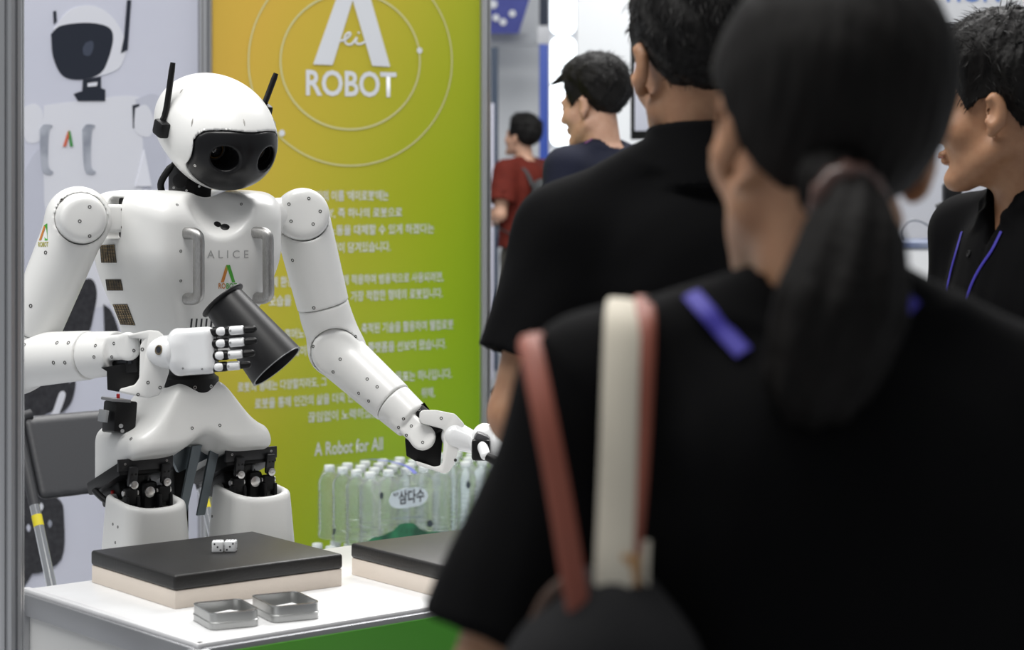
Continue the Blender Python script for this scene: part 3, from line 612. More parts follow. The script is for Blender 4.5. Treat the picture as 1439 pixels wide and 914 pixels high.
VENT = mat('vent_mesh_bronze', (0.16, 0.12, 0.065), 0.5, 0.2, var=(0.40, 0.28, 0.13), scale=70)
for q in ventpx:
    N = 7; T_ = np.linspace(0, 1, N); q = np.array(q, float); gp_ = [[(q[0] * (1 - a) + q[1] * a) * (1 - b) + (q[3] * (1 - a) + q[2] * a) * b for a in T_] for b in T_]
    hp = [[RB.hit(*c, chest_f) for c in r] for r in gp_]
    if any(n is None for r in hp for p, n in r): print('vent off', q.tolist()); continue
    v = [p + n * .0006 for r in hp for p, n in r]
    g = from_data('vent', v, [(i * N + j, i * N + j + 1, i * N + N + j + 1, i * N + N + j) for i in range(N - 1) for j in range(N - 1)], VENT, chest, False)
    for i in range(N): sweep('vent_slat', [p + n * .0009 for p, n in hp[i]], .0005, BLACK, g, n=4, up=hp[i][0][1]); sweep('vent_slat', [r[i][0] + r[i][1] * .0009 for r in hp], .0004, BLACK, g, n=4, up=hp[0][i][1])
    for i in range(N - 1): sweep('vent_slat', [(p + p2) / 2 + n * .0009 for (p, n), (p2, n2) in zip(hp[i], hp[i + 1])], .0006, BLACK, g, n=4, up=hp[i][0][1])
p, n = RB.hit(310, 318, chest_f)
for x, y, r in ((305.5, 315.5, .0068), (316, 319.5, .0085)):
    p, n = RB.hit(x, y, chest_f); lathe('camera_hole', [(r, -.004), (r, .0010), (r * .9, .0016)], p, n, BLACK, chest, 20)
screws(chest_f, ((254, 353), (254, 395), (249, 288), (339, 287)), chest, .0026)
for xt, xb in (((262, 328), (262, 420)), ((359, 327), (360, 419))):
    (a, na), (b, nb_) = RB.hit(*xt, chest_f), RB.hit(*xb, chest_f); fw = np.array((.25, -.97, 0)); a, b = a + fw * -.002, b + fw * -.002; so_ = .034
    path = [a, a + fw * so_ * .55, a + fw * so_ * .9 + (b - a) * .04, a + fw * so_ + (b - a) * .11, a + fw * so_ + (b - a) * .3, a + fw * so_ + (b - a) * .5, a + fw * so_ + (b - a) * .7, a + fw * so_ + (b - a) * .89, b + fw * so_ * .9 - (b - a) * .04, b + fw * so_ * .55, b]
    sweep('handle', spline(path, 44), .0108, BRUSH, chest, ry=.0085, n=14, up=(1, 0, 0), square=2.6)
# printed and engraved marks are laid on the shell
def decal(name, pts_px, m, f, parent, off=.0004):                # polygon of photo points, laid on the surface
    hp = [RB.hit(x, y, f) for x, y in pts_px]
    if any(n is None for p, n in hp): print('no decal', name, pts_px); return
    v = [p + n * off for p, n in hp]; return from_data(name, v, [tuple(range(len(v)))], m, parent, False)
def decal_text(name, s, x, y, x2, h, m, f, parent, off=.0004, bold=0.0):
    o = text_mesh('tmp', s, 1.0, None); vv = np.array([v.co[:] for v in o.data.vertices]); ff = [tuple(q.vertices) for q in o.data.polygons]; bpy.data.objects.remove(o); lo, hi = vv.min(0), vv.max(0)
    px = x + (vv[:, 0] - lo[0]) / (hi[0] - lo[0]) * (x2 - x); py = y + h / 2 - (vv[:, 2] - lo[2]) / (hi[2] - lo[2]) * h
    hp = [RB.hit(a, b, f) for a, b in zip(px, py)]; bad = {i for i, h_ in enumerate(hp) if h_[1] is None}; ff = [q for q in ff if not bad & set(q)]
    if bad: print('decal letters off the surface', s, len(bad))
    v = [p + n * off if n is not None else hp[0][0] for p, n in hp]; return from_data(name, v, ff, m, parent, False)
for x in (268.5, 275.5, 282.5, 289.5, 296.5): decal('vent_slot', [(x - .2, 448), (x + 2.2, 448), (x + .6, 464), (x - 1.8, 464)], INK, chest_f, chest)
ENG = mat('engraved_grey', (0.36, 0.36, 0.36), 0.5)
decal_text('engraved_letters', 'A L I C E', 291, 357.5, 349, 11, ENG, chest_f, chest)
OR, OG, GN = mat('logo_print_orange', (0.55, 0.20, 0.03), 0.5), mat('logo_print_olive', (0.35, 0.33, 0.03), 0.5), mat('logo_print_green', (0.06, 0.36, 0.03), 0.5)
decal('logo_stroke', [(310, 397), (314.5, 397), (319, 382), (316.5, 376)], OR, chest_f, chest); decal('logo_stroke', [(316.5, 376), (319, 382), (322, 373), (318, 372.5)], OG, chest_f, chest)
decal('logo_stroke', [(318, 373), (323, 372.5), (330.5, 397), (326, 397)], GN, chest_f, chest, .0006)
decal_text('logo_letters', 'RO', 307, 402, 317, 8, OR, chest_f, chest, bold=.02); decal_text('logo_letters', 'BOT', 318, 402, 333, 8, GN, chest_f, chest, bold=.02)
# --- waist and pelvis
waist = lathe('waist_joint', [(.05, 0), (.054, .004), (.054, .028), (.046, .034), (.046, .07), (.05, .074)], (0, .015, 1.028), (0, 0, 1), BLACK, rb, 32)
for i in range(10): a = 2 * math.pi * i / 10; screw(np.array((.054 * math.cos(a), .015 + .054 * math.sin(a), 1.042)), (math.cos(a), math.sin(a), 0), .0035, waist, STEEL)
def pelvis_f(p):
    x = np.abs(p[:, 0]); z = p[:, 2]; y = p[:, 1] - .035
    top = .957 + .092 * np.exp(-(np.maximum(x - .040, 0) / .052) ** 1.7)       # saddle
    hx, hy = .147, .092 - .018 * np.clip((z - .95) / .1, 0, 1)
    qx, qy = x - (hx - .026), np.abs(y) - (hy - .026); d = np.sqrt(np.maximum(qx, 0) ** 2 + np.maximum(qy, 0) ** 2) + np.minimum(np.maximum(qx, qy), 0) - .026
    d = -smin(-d, -(z - top) * .72, .02)
    bot = .914 - .44 * np.clip(p[:, 1] + .02, -.04, .16) + .03 * np.exp(-(x / .04) ** 2)
    d = -smin(-d, -(bot - z) * .9, .014)
    d = -smin(-d, -((-y - .060 - .5 * np.maximum(x - .08, 0) * -1 - .035) * .8 + .25 * (z - 1.0)), .02)
    return d
pelv = solid('pelvis_shell', pelvis_f, (-.22, -.08, .83), (.22, .15, 1.07), .0036, WHITE, rb)
screws(pelvis_f, ((184, 617), (270, 602), (309, 598)), pelv, .003)
# battery servo behind the hip
bs = RB.dep(168, 586, 3.97); bx = box('hip_servo', bs, (.045, .05, .058), BLACK, rb, rot=roty(8) @ rotx(-6), bev=.004)
bp_ = RB.dep(141, 585, 3.945); bx2 = box('servo_label', bp_ + np.array((.006, .0, 0)), (.006, .03, .022), mat('label_grey', (.32, .33, .34), .5), bx, rot=roty(8), bev=.001)
box('connector', RB.dep(166, 558, 3.965), (.006, .006, .012), mat('connector_red', (.5, .02, .02), .4), bx); screw(RB.dep(170, 599, 3.935), n0, .004, bx, STEEL); screw(RB.dep(172, 606, 3.935), n0, .0035, bx, STEEL)
box('top_cover', RB.dep(163, 562, 3.965), (.04, .045, .006), mat('servo_cover_grey', (.2, .2, .21), .4), bx, rot=roty(8), bev=.002)
# --- legs: hip block, links, thigh, shin, foot
for s in (-1, 1):
    cx = s * .11
    hb = box('hip_block', (cx, .042, .877), (.108, .135, .024), BLACK, rb, rot=rotx(-22), bev=.003)
    box('front_plate', (cx, -.021, .9085), (.110, .006, .022), DARKM, hb, bev=.001); box('gear_case', (cx - s * .0, .055, .855), (.07, .08, .05), BLACK, hb, rot=rotx(-22), bev=.006)
    for i in (-1, 1): screw((cx + i * .042, -.024, .911), (0, -1, 0), .0022, hb, STEEL)
    def thigh_f(p, cx=cx):
        z = p[:, 2]; g = np.clip((.86 - z) / .2, 0, 1); hx, hy = .060 + .012 * g, .058 + .015 * g
        q = np.abs(np.stack([p[:, 0] - cx, p[:, 1] + .022], 1)) - np.stack([hx - .03, hy - .03], 1)
        d = np.linalg.norm(np.maximum(q, 0), axis=1) + np.minimum(q.max(1), 0) - .03
        tz = z - (.842 + .13 * (p[:, 1] + .022) - .8 * np.abs(p[:, 0] - cx) * 0 + 2.2 * (p[:, 0] - cx) ** 2)
        d = -smin(-d, -tz, .012); return -smin(-d, -(.60 - z), .02)
    def well(p, cx=cx):
        q = np.abs(np.stack([p[:, 0] - cx, p[:, 1] + .022], 1)) - np.array((.022, .02)); return np.maximum(np.linalg.norm(np.maximum(q, 0), axis=1) - .026, .79 - p[:, 2])
    tf = cut(thigh_f, well, k=.008); th = solid('thigh_shell', tf, (cx - .09, -.11, .58), (cx + .09, .08, .88), .004, WHITE, rb)
    if s < 0: screws(tf, ((158.5, 737), (165.5, 741), (162, 763)), th, .0025)
    else: screws(tf, ((292, 723), (298, 726)), th, .0025)
    for i, (lx, ly) in enumerate(((-.032, -.05), (.034, -.05))):
        ln = box('link_lug', (cx + lx + .004, ly + .024, .888), (.019, .009, .038), DARKM, rb, rot=rotx(10), bev=.004)
        for a in (-1, 1):
            for b in (0, 1): box('hole', (cx + lx + .004 + a * .004, ly + .0185, .892 + b * .009), (.003, .002, .0035), BLACK, ln, bev=0)
        lathe('pivot', [(.0075, -.006), (.0075, .004), (.0055, .005), (.002, .0045)], (cx + lx + .004, ly + .02, .873), (0, -1, 0), STEEL, ln, 18)
        jt = box('universal_joint', (cx + lx, ly + .026, .852), (.024, .02, .03), BLACK, rb, bev=.005); rod('joint_pin', (cx + lx - .015, ly + .026, .858), (cx + lx + .015, ly + .026, .858), .005, STEEL, jt)
        box('fork', (cx + lx - .011, ly + .022, .828), (.007, .018, .05), BLACK, jt, bev=.003); box('fork', (cx + lx + .011, ly + .022, .828), (.007, .018, .05), BLACK, jt, bev=.003)
        for a in (-1, 1):
            for b in (0, 1): screw((cx + lx + a * .011, ly + .0125, .812 + b * .009), (0, -1, 0), .003, jt, STEEL)
        rod('push_rod', (cx + lx, ly + .022, .83), (cx + lx, ly + .022, .70), .0078, mat('rod_steel_dark', (.22, .21, .2), .3, .9), rb)
    hk = lathe('hip_core', [(.03, .79), (.03, .82), (.022, .828), (.02, .87), (.028, .89)], (cx, .012, 0), (0, 0, 1), BLACK, rb, 24); box('core_yoke', (cx + .012, -.012, .85), (.03, .02, .05), BLACK, hk, bev=.008); lathe('core_cap', [(.010, 0), (.010, .004), (.006, .005)], (cx + .006, -.024, .857), (0, -1, 0), STEEL, hk, 20)
    solid('knee_joint', U(cyl((cx - .05, -.02, .585), (cx + .05, -.02, .585), .045, .01), k=.01), (cx - .08, -.09, .52), (cx + .08, .05, .65), .008, BLACK, rb)
    solid('shin_shell', keep(cone((cx, -.02, .55), (cx, -.01, .14), .058, .042), half((0, 0, .56), (0, 0, 1)), half((0, 0, .10), (0, 0, -1)), k=.01), (cx - .08, -.1, .08), (cx + .08, .07, .58), .008, WHITE, rb)
    box('foot', (cx, -.04, .035), (.09, .2, .07), WHITE, rb, bev=.02, seg=3); rod('ankle', (cx, -.01, .06), (cx, -.01, .14), .03, BLACK, rb)
sp = box('support_pole', (.0, .06, .46), (.03, .03, .90), BLACK, rb, bev=.003)
for x, tz in ((-.012, 12), (.028, 10)): prism('support_plate', [(x - .02, .80), (x - .004, .80), (x + .03, .93), (x + .01, .93)], .0, .006, mat('support_steel_blue', (.16, .19, .21), .4, .7), sp)
prism('support_plate', [(-.02, .88), (.12, .93), (.02, .945), (-.05, .94)], .02, .03, MATS['support_steel_blue'], sp)
box('support_base', (0, .1, .01), (.4, .4, .02), DARKM, sp, bev=.004)
sweep('hip_cable', spline([RB.dep(133, 690, 3.98), RB.dep(146, 702, 3.95), RB.dep(163, 712, 3.93), RB.dep(178, 722, 3.92)], 12), .006, BLACK, pelv, n=8); rod('wire', RB.dep(158, 690, 3.96), RB.dep(158, 712, 3.97), .003, mat('wire_red', (.5, .015, .015), .4), pelv)
# --- arms
def limb(name, f, pts, m, parent, h=.0034, mg=.085): lo, hi = bb(*pts, m=mg); return solid(name, f, lo, hi, h, m, parent)
def arm(S, E, Wr, side, cuts, cap_n, el_n):
    """upper arm S -> E, forearm E -> Wr; each shell ends at a seam"""
    S, E, Wr = map(np.asarray, (S, E, Wr)); u = (E - S) / np.linalg.norm(E - S); w = (Wr - E) / np.linalg.norm(Wr - E); Lu, Lf = np.linalg.norm(E - S), np.linalg.norm(Wr - E)
    cap_n = np.asarray(cap_n, float); cap_n /= np.linalg.norm(cap_n); el_n = np.asarray(el_n, float); el_n = el_n - (el_n @ u) * u * .5; el_n /= np.linalg.norm(el_n)
    out = {}
    upper = U(cone(S + u * .004, E - u * .02, .0545, .0485), sphere(S - cap_n * .006, .058 if side < 0 else .04), k=.01)
    rc = .045 if side < 0 else .0505; capf = keep(U(cone(S, S + cap_n * .022, rc, rc), cyl(S - cap_n * .03, S + cap_n * (.052 if side > 0 else .066), rc * .9, .014), k=.012), half(S + cap_n * (.052 if side > 0 else .066), cap_n), k=.01)
    ju = S + u * Lu * cuts[0]
    shoulder_cut = cyl(S + cap_n * .004, S + cap_n * .2, .0465 if side < 0 else .0515, .004)
    uf = cut(keep(upper, half(ju, u), k=.002), lambda p: np.maximum(shoulder_cut(p), -((p - S) @ cap_n) - .002), k=.002)
    out['u'] = (uf, limb('upper_arm_shell', uf, (S, E), WHITE, rb)); out['cap'] = (capf, limb('shoulder_cap', capf, (S,), WHITE, rb))
    el = U(cone(ju - u * .01, E, .0480, .047), cyl(E - el_n * .044, E + el_n * .042, .050, .012), k=.012)
    if side > 0: el = U(el, cone(ju + u * .02, E + u * .004 + np.cross(el_n, u) * (.030 if (np.cross(el_n, u))[0] > 0 else -.030), .040, .030), k=.02)
    ef = cut(keep(el, half(ju + u * .0012, -u), k=.002), lambda p: np.maximum(cyl(E + el_n * .030, E + el_n * .08, .0465, .004)(p), -1), k=.002)
    out['e'] = (ef, limb('elbow_shell', ef, (S + u * Lu * .7, E), WHITE, rb))
    df = U(cyl(E + el_n * .0285, E + el_n * .049, .0455, .010), k=.004)
    jf = E + w * Lf * cuts[1]
    fo = U(cone(E + w * .01, E + w * Lf * .75, .050, .041), df, k=.012); fa = keep(fo, half(jf, w), k=.002)
    out['f'] = (fa, limb('forearm_shell', fa, (E, Wr), WHITE, rb))
    return out, u, w, jf
def plate(name, pts, d, th, m, parent, bev):      # machined plate: outline across the sight line, its own thickness behind
    a = [RB.dep(x, y, d) for x, y in pts]; c = np.mean(a, 0); n = -cam_dir(*np.mean(pts, 0)); n /= np.linalg.norm(n); Rm = axes_to(n); loc = [(q - c) @ Rm for q in a]; poly = [(q[0], q[1]) for q in loc]
    o = prism(name, poly, 0, th, m, parent, bev); Mx = np.stack([Rm[:, 0], n, Rm[:, 1]], 1); o.data.transform(Matrix.Translation(Vector(c)) @ Matrix(Mx).to_4x4())
    bm = bmesh.new(); bm.from_mesh(o.data); bmesh.ops.recalc_face_normals(bm, faces=bm.faces); bm.to_mesh(o.data); bm.free()
    return o, (lambda p: np.maximum(-((p - c) @ n), (p - c) @ n - th))
cam_dir = lambda x, y: RB.M @ (-ray(x, y))
# the arm that holds the cup
S1 = np.array((-.2315, .0, 1.354)); E1 = RB.dep(28, 507, 3.90); W1 = RB.dep(193, 494, 3.745)
cam_dir = lambda x, y: RB.M @ (-ray(x, y))
A1, u1, w1, j1 = arm(S1, E1, W1, -1, (.80, .60), cam_dir(112, 308) + np.array((.15, 0, .0)), (0.1, -.35, -.95))
screws(A1['cap'][0], ((126, 291), (112, 311), (126, 332)), A1['cap'][1]); screws(A1['u'][0], ((87, 281), (64, 355), (43, 430)), A1['u'][1], .0034)
box('shoulder_link', S1 + np.array((.066, -.004, .0)), (.055, .036, .050), WHITE, rb, bev=.007, seg=3); screw(S1 + np.array((.075, -.0222, .016)), (0, -1, 0), .003); screw(S1 + np.array((.075, -.0222, -.016)), (0, -1, 0), .003)
screws(A1['f'][0], ((34, 485), (32, 507), (80, 482), (96, 482), (75, 510), (91, 510)), A1['f'][1], .0034)
uf1 = A1['u'][0]; pr = A1['u'][1]
decal('logo_stroke', [(55, 338), (58, 338), (64, 319), (62, 317)], OR, uf1, pr); decal('logo_stroke', [(62, 317), (66.5, 314), (67, 338), (63, 338)], GN, uf1, pr); decal_text('logo_letters', 'ROBOT', 54, 343.5, 68, 7, OG, uf1, pr)
def wrist(W, w, jf, toward, hand_dir, palm_n, up):
    """forearm end with its lug, servo, bent bracket and ball"""
    up = up - (up @ w) * w; up /= np.linalg.norm(up); sd = np.cross(w, up)
    if sd @ toward < 0: sd = -sd
    R3 = np.stack([w, sd, up], 1)
    body = keep(cone(jf - w * .02, W - w * .03, .0425, .037), half(jf + w * .0012, -w), half(W - w * .045, w), k=.004)
    lug = U(rbox(W - w * .032 + sd * .021 + up * .010, (.075, .014, .044), .0068, R3), cyl(W + sd * .014 + up * .010, W + sd * .028 + up * .010, .0245, .005), k=.004)
    lf = U(body, lug, k=.006); sh = limb('forearm_end', lf, (jf, W), WHITE, rb, .003)
    sv = box('wrist_servo', W - w * .020 - up * .016, (.062, .034, .040), BLACK, rb, rot=R3, bev=.003)
    box('servo_slot', W - w * .020 - up * .014 + sd * .0175, (.022, .003, .008), INK, sv, rot=R3, bev=0); box('servo_slot', W - w * .002 - up * .014 + sd * .0175, (.008, .003, .012), INK, sv, rot=R3, bev=0)
    for k in (0, 1): screw(W - w * .044 - up * (.012 + .012 * k) + sd * .0175, sd, .003, sv, STEEL)
    return lf, sh, R3, sd, up
to1 = cam_dir(150, 500); up1 = np.array((0, 0, 1.0))
lf1, fe1, R31, sd1, upx1 = wrist(W1, w1, j1, to1, None, None, up1); screws(lf1, ((134, 486), (160, 483), (132, 502), (157, 502), (188, 493)), fe1, .003)
# bracket: C shape that reaches from the servo round to the ball of the wrist
H0 = RB.dep(236, 496, 3.70); H1 = RB.dep(300, 492, 3.675); hd = (H1 - H0) / np.linalg.norm(H1 - H0)
def pt(x, y, d=3.725): return RB.dep(x, y, d)
br1, brf = plate('wrist_bracket', [(178.6, 470.6), (210, 464), (223, 465), (231, 472), (234, 488), (235, 505), (238, 522), (231, 543), (223, 556), (207.5, 560), (168, 552), (168, 547), (189, 541.5), (195.7, 532), (197, 485), (203, 477), (181, 475)], 3.698, .05, WHITE, rb, .007)
plate('servo_body', [(142, 517), (150, 522), (151, 548), (166, 551), (190, 542), (197, 532), (199, 474), (204, 474), (198, 472), (193, 500), (186, 510)], 3.738, .03, BLACK, br1, .002)
screws(brf, ((200, 491), (208, 538), (225, 545), (194, 555)), br1, .003)
balf = U(cyl(pt(216, 495, 3.728), H0 + hd * .024, .0275, .010, .030), k=.01); ball1 = limb('wrist_ball', balf, (H0, pt(222, 494)), GLOSS, rb, .003, .05)
p, n = RB.hit(223, 492, balf); lathe('bolt_hole', [(.0085, -.003), (.0085, .0008), (.0065, .001), (.0055, -.003)], p, n, mat('bolt_bronze', (.25, .2, .13), .4, .8), ball1, 16); lathe('bolt_hole', [(.0055, -.002), (.0055, .0004)], p, n, INK, ball1, 12)
# the hand: palm, four fingers, thumb
def hand(A, B, up, toward, palm_w, finger_rows, thumb, mirror_=1):
    hd = (B - A) / np.linalg.norm(B - A); up = up - (up @ hd) * hd; up /= np.linalg.norm(up); n = np.cross(hd, up)
    if n @ toward < 0: n = -n
    R3 = np.stack([hd, n, up], 1); L = np.linalg.norm(B - A)
    pf = U(rbox(A + hd * L * .58, (L * .92, .030, palm_w), .013, R3), rbox(A + hd * L * .2, (L * .4, .040, palm_w * .72), .018, R3), k=.02)
    pm = limb('hand_palm', pf, (A, B), GLOSS, rb, .0026, .07)
    box('palm_pad', A + hd * L * .6 - n * .016, (L * .8, .014, palm_w * .9), BLACK, pm, rot=R3, bev=.006)
    for i, (du, start, l1, l2, l3, bend) in enumerate(finger_rows):
        q = B + up * du + hd * start; d = hd.copy(); fg = None
        for k, (ln, r, mt) in enumerate(((l1, .0086, BLACK), (l2, .0080, GLOSS), (l3, .0066, BLACK))):
            a = bend[k]; d = d * math.cos(R_(a)) - n * math.sin(R_(a)); d /= np.linalg.norm(d); e = q + d * ln
            if k == 0:
                fg = limb('finger', U(cone(q - d * .004, e - d * .003, r, r), k=.001), (q, e), mt, rb, .0022, .02)
                R4 = np.stack([d, np.cross(np.cross(d, n), d), np.cross(d, n)], 1); nn = np.cross(np.cross(d, n), d)
                limb('knuckle_plate', ellipsoid((q + e) / 2 + nn * .0042, (ln * .46, .0062, .0074), R4), (q, e), GLOSS, fg, .0014, .02)
                limb('knuckle_base', rbox(q - hd * .006, (.014, .014, .0155), .004, R3), (q,), GLOSS, fg, .002, .02)
            elif k == 1:
                limb('middle_segment', keep(cone(q - d * .006, e + d * .006, r, r * .93), half(q + d * .0008, -d), half(e, d), k=.003), (q, e), mt, fg, .0018, .02)
                screw(q + d * .005 + nn * r * .98, nn, .0018, fg)
            else: limb('fingertip', keep(cone(q - d * .008, e, r, r * .9), half(q, -d), k=.001), (q, e), mt, fg, .0018, .02)
            q = e
    if thumb is not None:
        pa = [np.asarray(t) for t in thumb]; tb = limb('thumb', U(cone(pa[0], pa[1], .011, .0095), k=.004), pa[:2], GLOSS, rb, .0024, .03); limb('thumb_joint', U(cone(pa[1], pa[2], .0085, .008), k=.001), pa[1:3], BLACK, tb, .0024, .03); limb('thumb_tip', cone(pa[2], pa[3], .0082, .007), pa[2:], GLOSS, tb, .0024, .03)
    return pf, pm, hd, n, up
PT = 3050 / 3.675
rows = [(.0305, .006, .025, .026, .016, (2, 6, 10)), (.0103, .004, .025, .027, .016, (3, 7, 12)), (-.0100, .001, .024, .026, .015, (4, 9, 12)), (-.0292, -.003, .024, .023, .013, (8, 8, 12))]
th_ = [RB.dep(262, 490, 3.735), RB.dep(288, 484, 3.80), RB.dep(312, 476, 3.86), RB.dep(334, 480, 3.865)]
pf1, pm1, hd1, hn1, hu1 = hand(H0, H1, np.array((.02, 0, 1.0)), cam_dir(270, 490), .080, rows, th_)
screws(pf1, ((257, 518), (284, 519)), pm1, .0016)
# the reaching arm
S2 = np.array((.2315, .0, 1.354)); E2 = RB.dep(470, 492, 4.20); W2 = RB.dep(603, 613, 4.10)
A2, u2, w2, j2 = arm(S2, E2, W2, 1, (.66, .62), cam_dir(425, 300) + np.array((.15, 0, .05)), cam_dir(470, 492))
screws(A2['cap'][0], ((406, 287), (434, 279), (450, 297), (440, 315), (409, 311)), A2['cap'][1]); screws(A2['u'][0], ((411, 366), (441, 433)), A2['u'][1], .0034)
screws(A2['e'][0], ((500, 473), (511, 468), (508, 496)), A2['e'][1], .003); screws(A2['f'][0], ((440, 487), (478, 505), (468, 523), (516, 533), (530, 544), (504, 553), (518, 564), (545, 566)), A2['f'][1], .0032)
solid('shoulder_link', cone(S2 - np.array((.07, 0, 0)), S2, .034, .036), S2 - .13, S2 + .08, .005, WHITE, rb)
up2 = -cam_dir(600, 612) * 0 + np.cross(w2, cam_dir(600, 612)); up2 = up2 if up2[2] > 0 else -up2
lf2, fe2, R32, sd2, upx2 = wrist(W2, w2, j2, cam_dir(600, 612), None, None, -up2); screws(lf2, ((567, 589), (578, 599), (560, 601), (571, 612), (594, 622)), fe2, .003)
def p2(x, y, d=4.085): return RB.dep(x, y, d)
br2, br2f = plate('wrist_bracket', [(589.5, 580), (594, 576.4), (612.5, 576.4), (639, 581.7), (645, 587.6), (652, 595.5), (650.6, 610), (646, 625), (642.7, 639), (637.5, 654.6), (629.6, 665), (623, 665.7), (586, 654), (584, 648), (610, 656.5), (618, 655), (621.7, 650.6), (624, 606), (621.7, 603), (592.8, 595.5), (589, 590)], 4.06, .044, WHITE, rb, .006)
plate('servo_body', [(569, 617), (571, 641), (583, 648), (607, 658), (619, 655), (623, 606), (605, 600), (580, 590), (575, 578), (596, 568), (602, 576), (596, 600)], 4.10, .03, BLACK, br2, .002)
screws(br2f, ((620, 588), (640, 647)), br2, .003)
K0, K1 = p2(642, 615, 4.08), p2(690, 622, 4.04)
b2f = U(cone(p2(640, 613, 4.08), p2(664, 622, 4.07), .027, .021), k=.01); limb('wrist_ball', b2f, (K0, p2(664, 622)), GLOSS, rb, .003, .05)
rows2 = [(.030, .0, .025, .026, .016, (35, 40, 25)), (.0103, .0, .025, .027, .016, (35, 42, 25)), (-.0100, .0, .024, .026, .015, (38, 42, 25)), (-.0292, -.003, .024, .023, .013, (40, 40, 25))]
K2 = p2(722, 622, 4.03)
pf2, pm2, hd2, hn2, hu2 = hand(p2(664, 620, 4.07), K2, np.array((0.3, .3, .9)), cam_dir(690, 620), .066, rows2, [p2(676, 622, 4.03), p2(682, 640, 4.0), p2(700, 650, 3.99), p2(716, 652, 3.99)])
box('thumb_motor', p2(676, 632, 4.03), (.035, .03, .04), BLACK, pm2, rot=rotz(-37), bev=.006); box('thumb_motor', p2(677, 617, 4.035), (.03, .03, .022), mat('hand_grey', (.06, .06, .065), .35), pm2, rot=rotz(-37) @ roty(25), bev=.008)
# --- the cup in the hand
CA, CB = RB.wor(RB.dep(312, 421, 3.79)), RB.wor(RB.dep(389, 515, 3.765))
dc = CB - CA; Lc = np.linalg.norm(dc)
cu = lathe('dice_cup', [(.0335, .000), (.0430, .000), (.0438, .002), (.0430, .004), (.0365, .0065), (.0375, .012), (.0515, Lc), (.0475, Lc), (.034, .012), (.0335, .008)], CA, dc, mat('cup_black_plastic', (.009, .009, .010), .40, spec=.4), None, 48, False, 50)
bm = bmesh.new(); bm.from_mesh(cu.data); bm.verts.ensure_lookup_table(); bm.faces.new([bm.verts[i] for i in range(47, -1, -1)]); bm.faces.new([bm.verts[9 * 48 + i] for i in range(48)]); bm.to_mesh(cu.data); bm.free()
tag(cu, 'black tapered plastic dice cup held tilted in the robot hand', 'cup')
rimc = lathe('mouth_rim', [(.0478, -.0004), (.0516, -.0004), (.0518, .0006), (.0498, .0012), (.0476, .0006)], CB, dc, mat('cup_rim_grey', (.14, .145, .15), .3), cu, 48, False)
# ------------------------------------------------------------------ people
SKIN = mat('skin', (0.42, 0.225, 0.125), 0.5, sss=0.12, var=(0.37, 0.185, 0.10), scale=60, bump=0.05)
SKIN_PALE = mat('skin_pale', (0.52, 0.31, 0.215), 0.5, sss=0.12, var=(0.48, 0.27, 0.18), scale=60)
HAIR = mat('black_hair', (0.0028, 0.0024, 0.0023), 0.6, spec=.22, var=(0.005, 0.0042, 0.0038), scale=120, stretch=(1, 1, 0.15), bump=0.5, bdist=0.004)
HAIRW = mat('dark_brown_hair', (0.0042, 0.0036, 0.0034), 0.7, spec=.14, var=(0.0065, 0.0055, 0.005), scale=150, stretch=(1, 1, 0.08), bump=0.4, bdist=0.003)
BLKCLOTH = mat('black_cotton', (0.0028, 0.0028, 0.0032), 0.9, bump=0.3, scale=700, spec=0.08)
NAVY = mat('navy_cotton', (0.006, 0.008, 0.022), 0.85, spec=0.3); RED = mat('brick_red_cotton', (0.12, 0.016, 0.009), 0.8, spec=0.2, var=(0.10, 0.013, 0.008), scale=30)
OLIVE = mat('dark_olive_trousers', (0.055, 0.052, 0.042), 0.85); TROUS = mat('black_trousers', (0.012, 0.012, 0.014), 0.85); SHOE = mat('black_shoe', (0.012, 0.012, 0.012), 0.5)
LANY = mat('lanyard_blue', (0.035, 0.025, 0.33), 0.6); LIP = mat('lip', (0.36, 0.13, 0.10), 0.5)
def head_sdf():
    cr = ellipsoid((0, .014, .048), (.0735, .0945, .086)); fa = ellipsoid((0, -.030, -.022), (.062, .064, .090))
    f = U(cr, fa, k=.03); side = mirror(U(cone((.049, .006, -.055), (.020, -.068, -.098), .021, .019), ellipsoid((.043, -.056, -.022), (.026, .030, .026)), cone((.010, -.086, .020), (.044, -.074, .022), .0115, .010), k=.015))
    f = U(f, side, ellipsoid((0, -.079, -.100), (.021, .017, .016)), k=.018)
    f = U(f, cone((0, -.090, .012), (0, -.111, -.026), .008, .0115), mirror(ellipsoid((.011, -.099, -.033), (.0085, .011, .008))), k=.010)
    f = cut(f, mirror(sphere((.031, -.106, .005), .0165)), k=.012); f = U(f, mirror(sphere((.031, -.078, .004), .0135)), k=.003)
    f = U(f, ellipsoid((0, -.092, -.058), (.023, .0105, .0065)), ellipsoid((0, -.090, -.0685), (.020, .0095, .0075)), k=.005); f = cut(f, ellipsoid((0, -.104, -.063), (.024, .009, .0016)), k=.003)
    er = cut(U(ellipsoid((.0815, .014, .0), (.0085, .0185, .031), rotz(24)), sphere((.0765, .006, -.030), .0085), k=.008), ellipsoid((.0905, .008, .002), (.008, .0105, .018), rotz(24)), k=.005)
    f = U(f, mirror(er), k=.006); return bounded(f, (-.1, -.125, -.125), (.1, .115, .14))
HEAD = head_sdf(); SKULL = U(ellipsoid((0, .014, .048), (.0735, .0945, .086)), ellipsoid((0, -.022, .02), (.064, .070, .07)), k=.03)
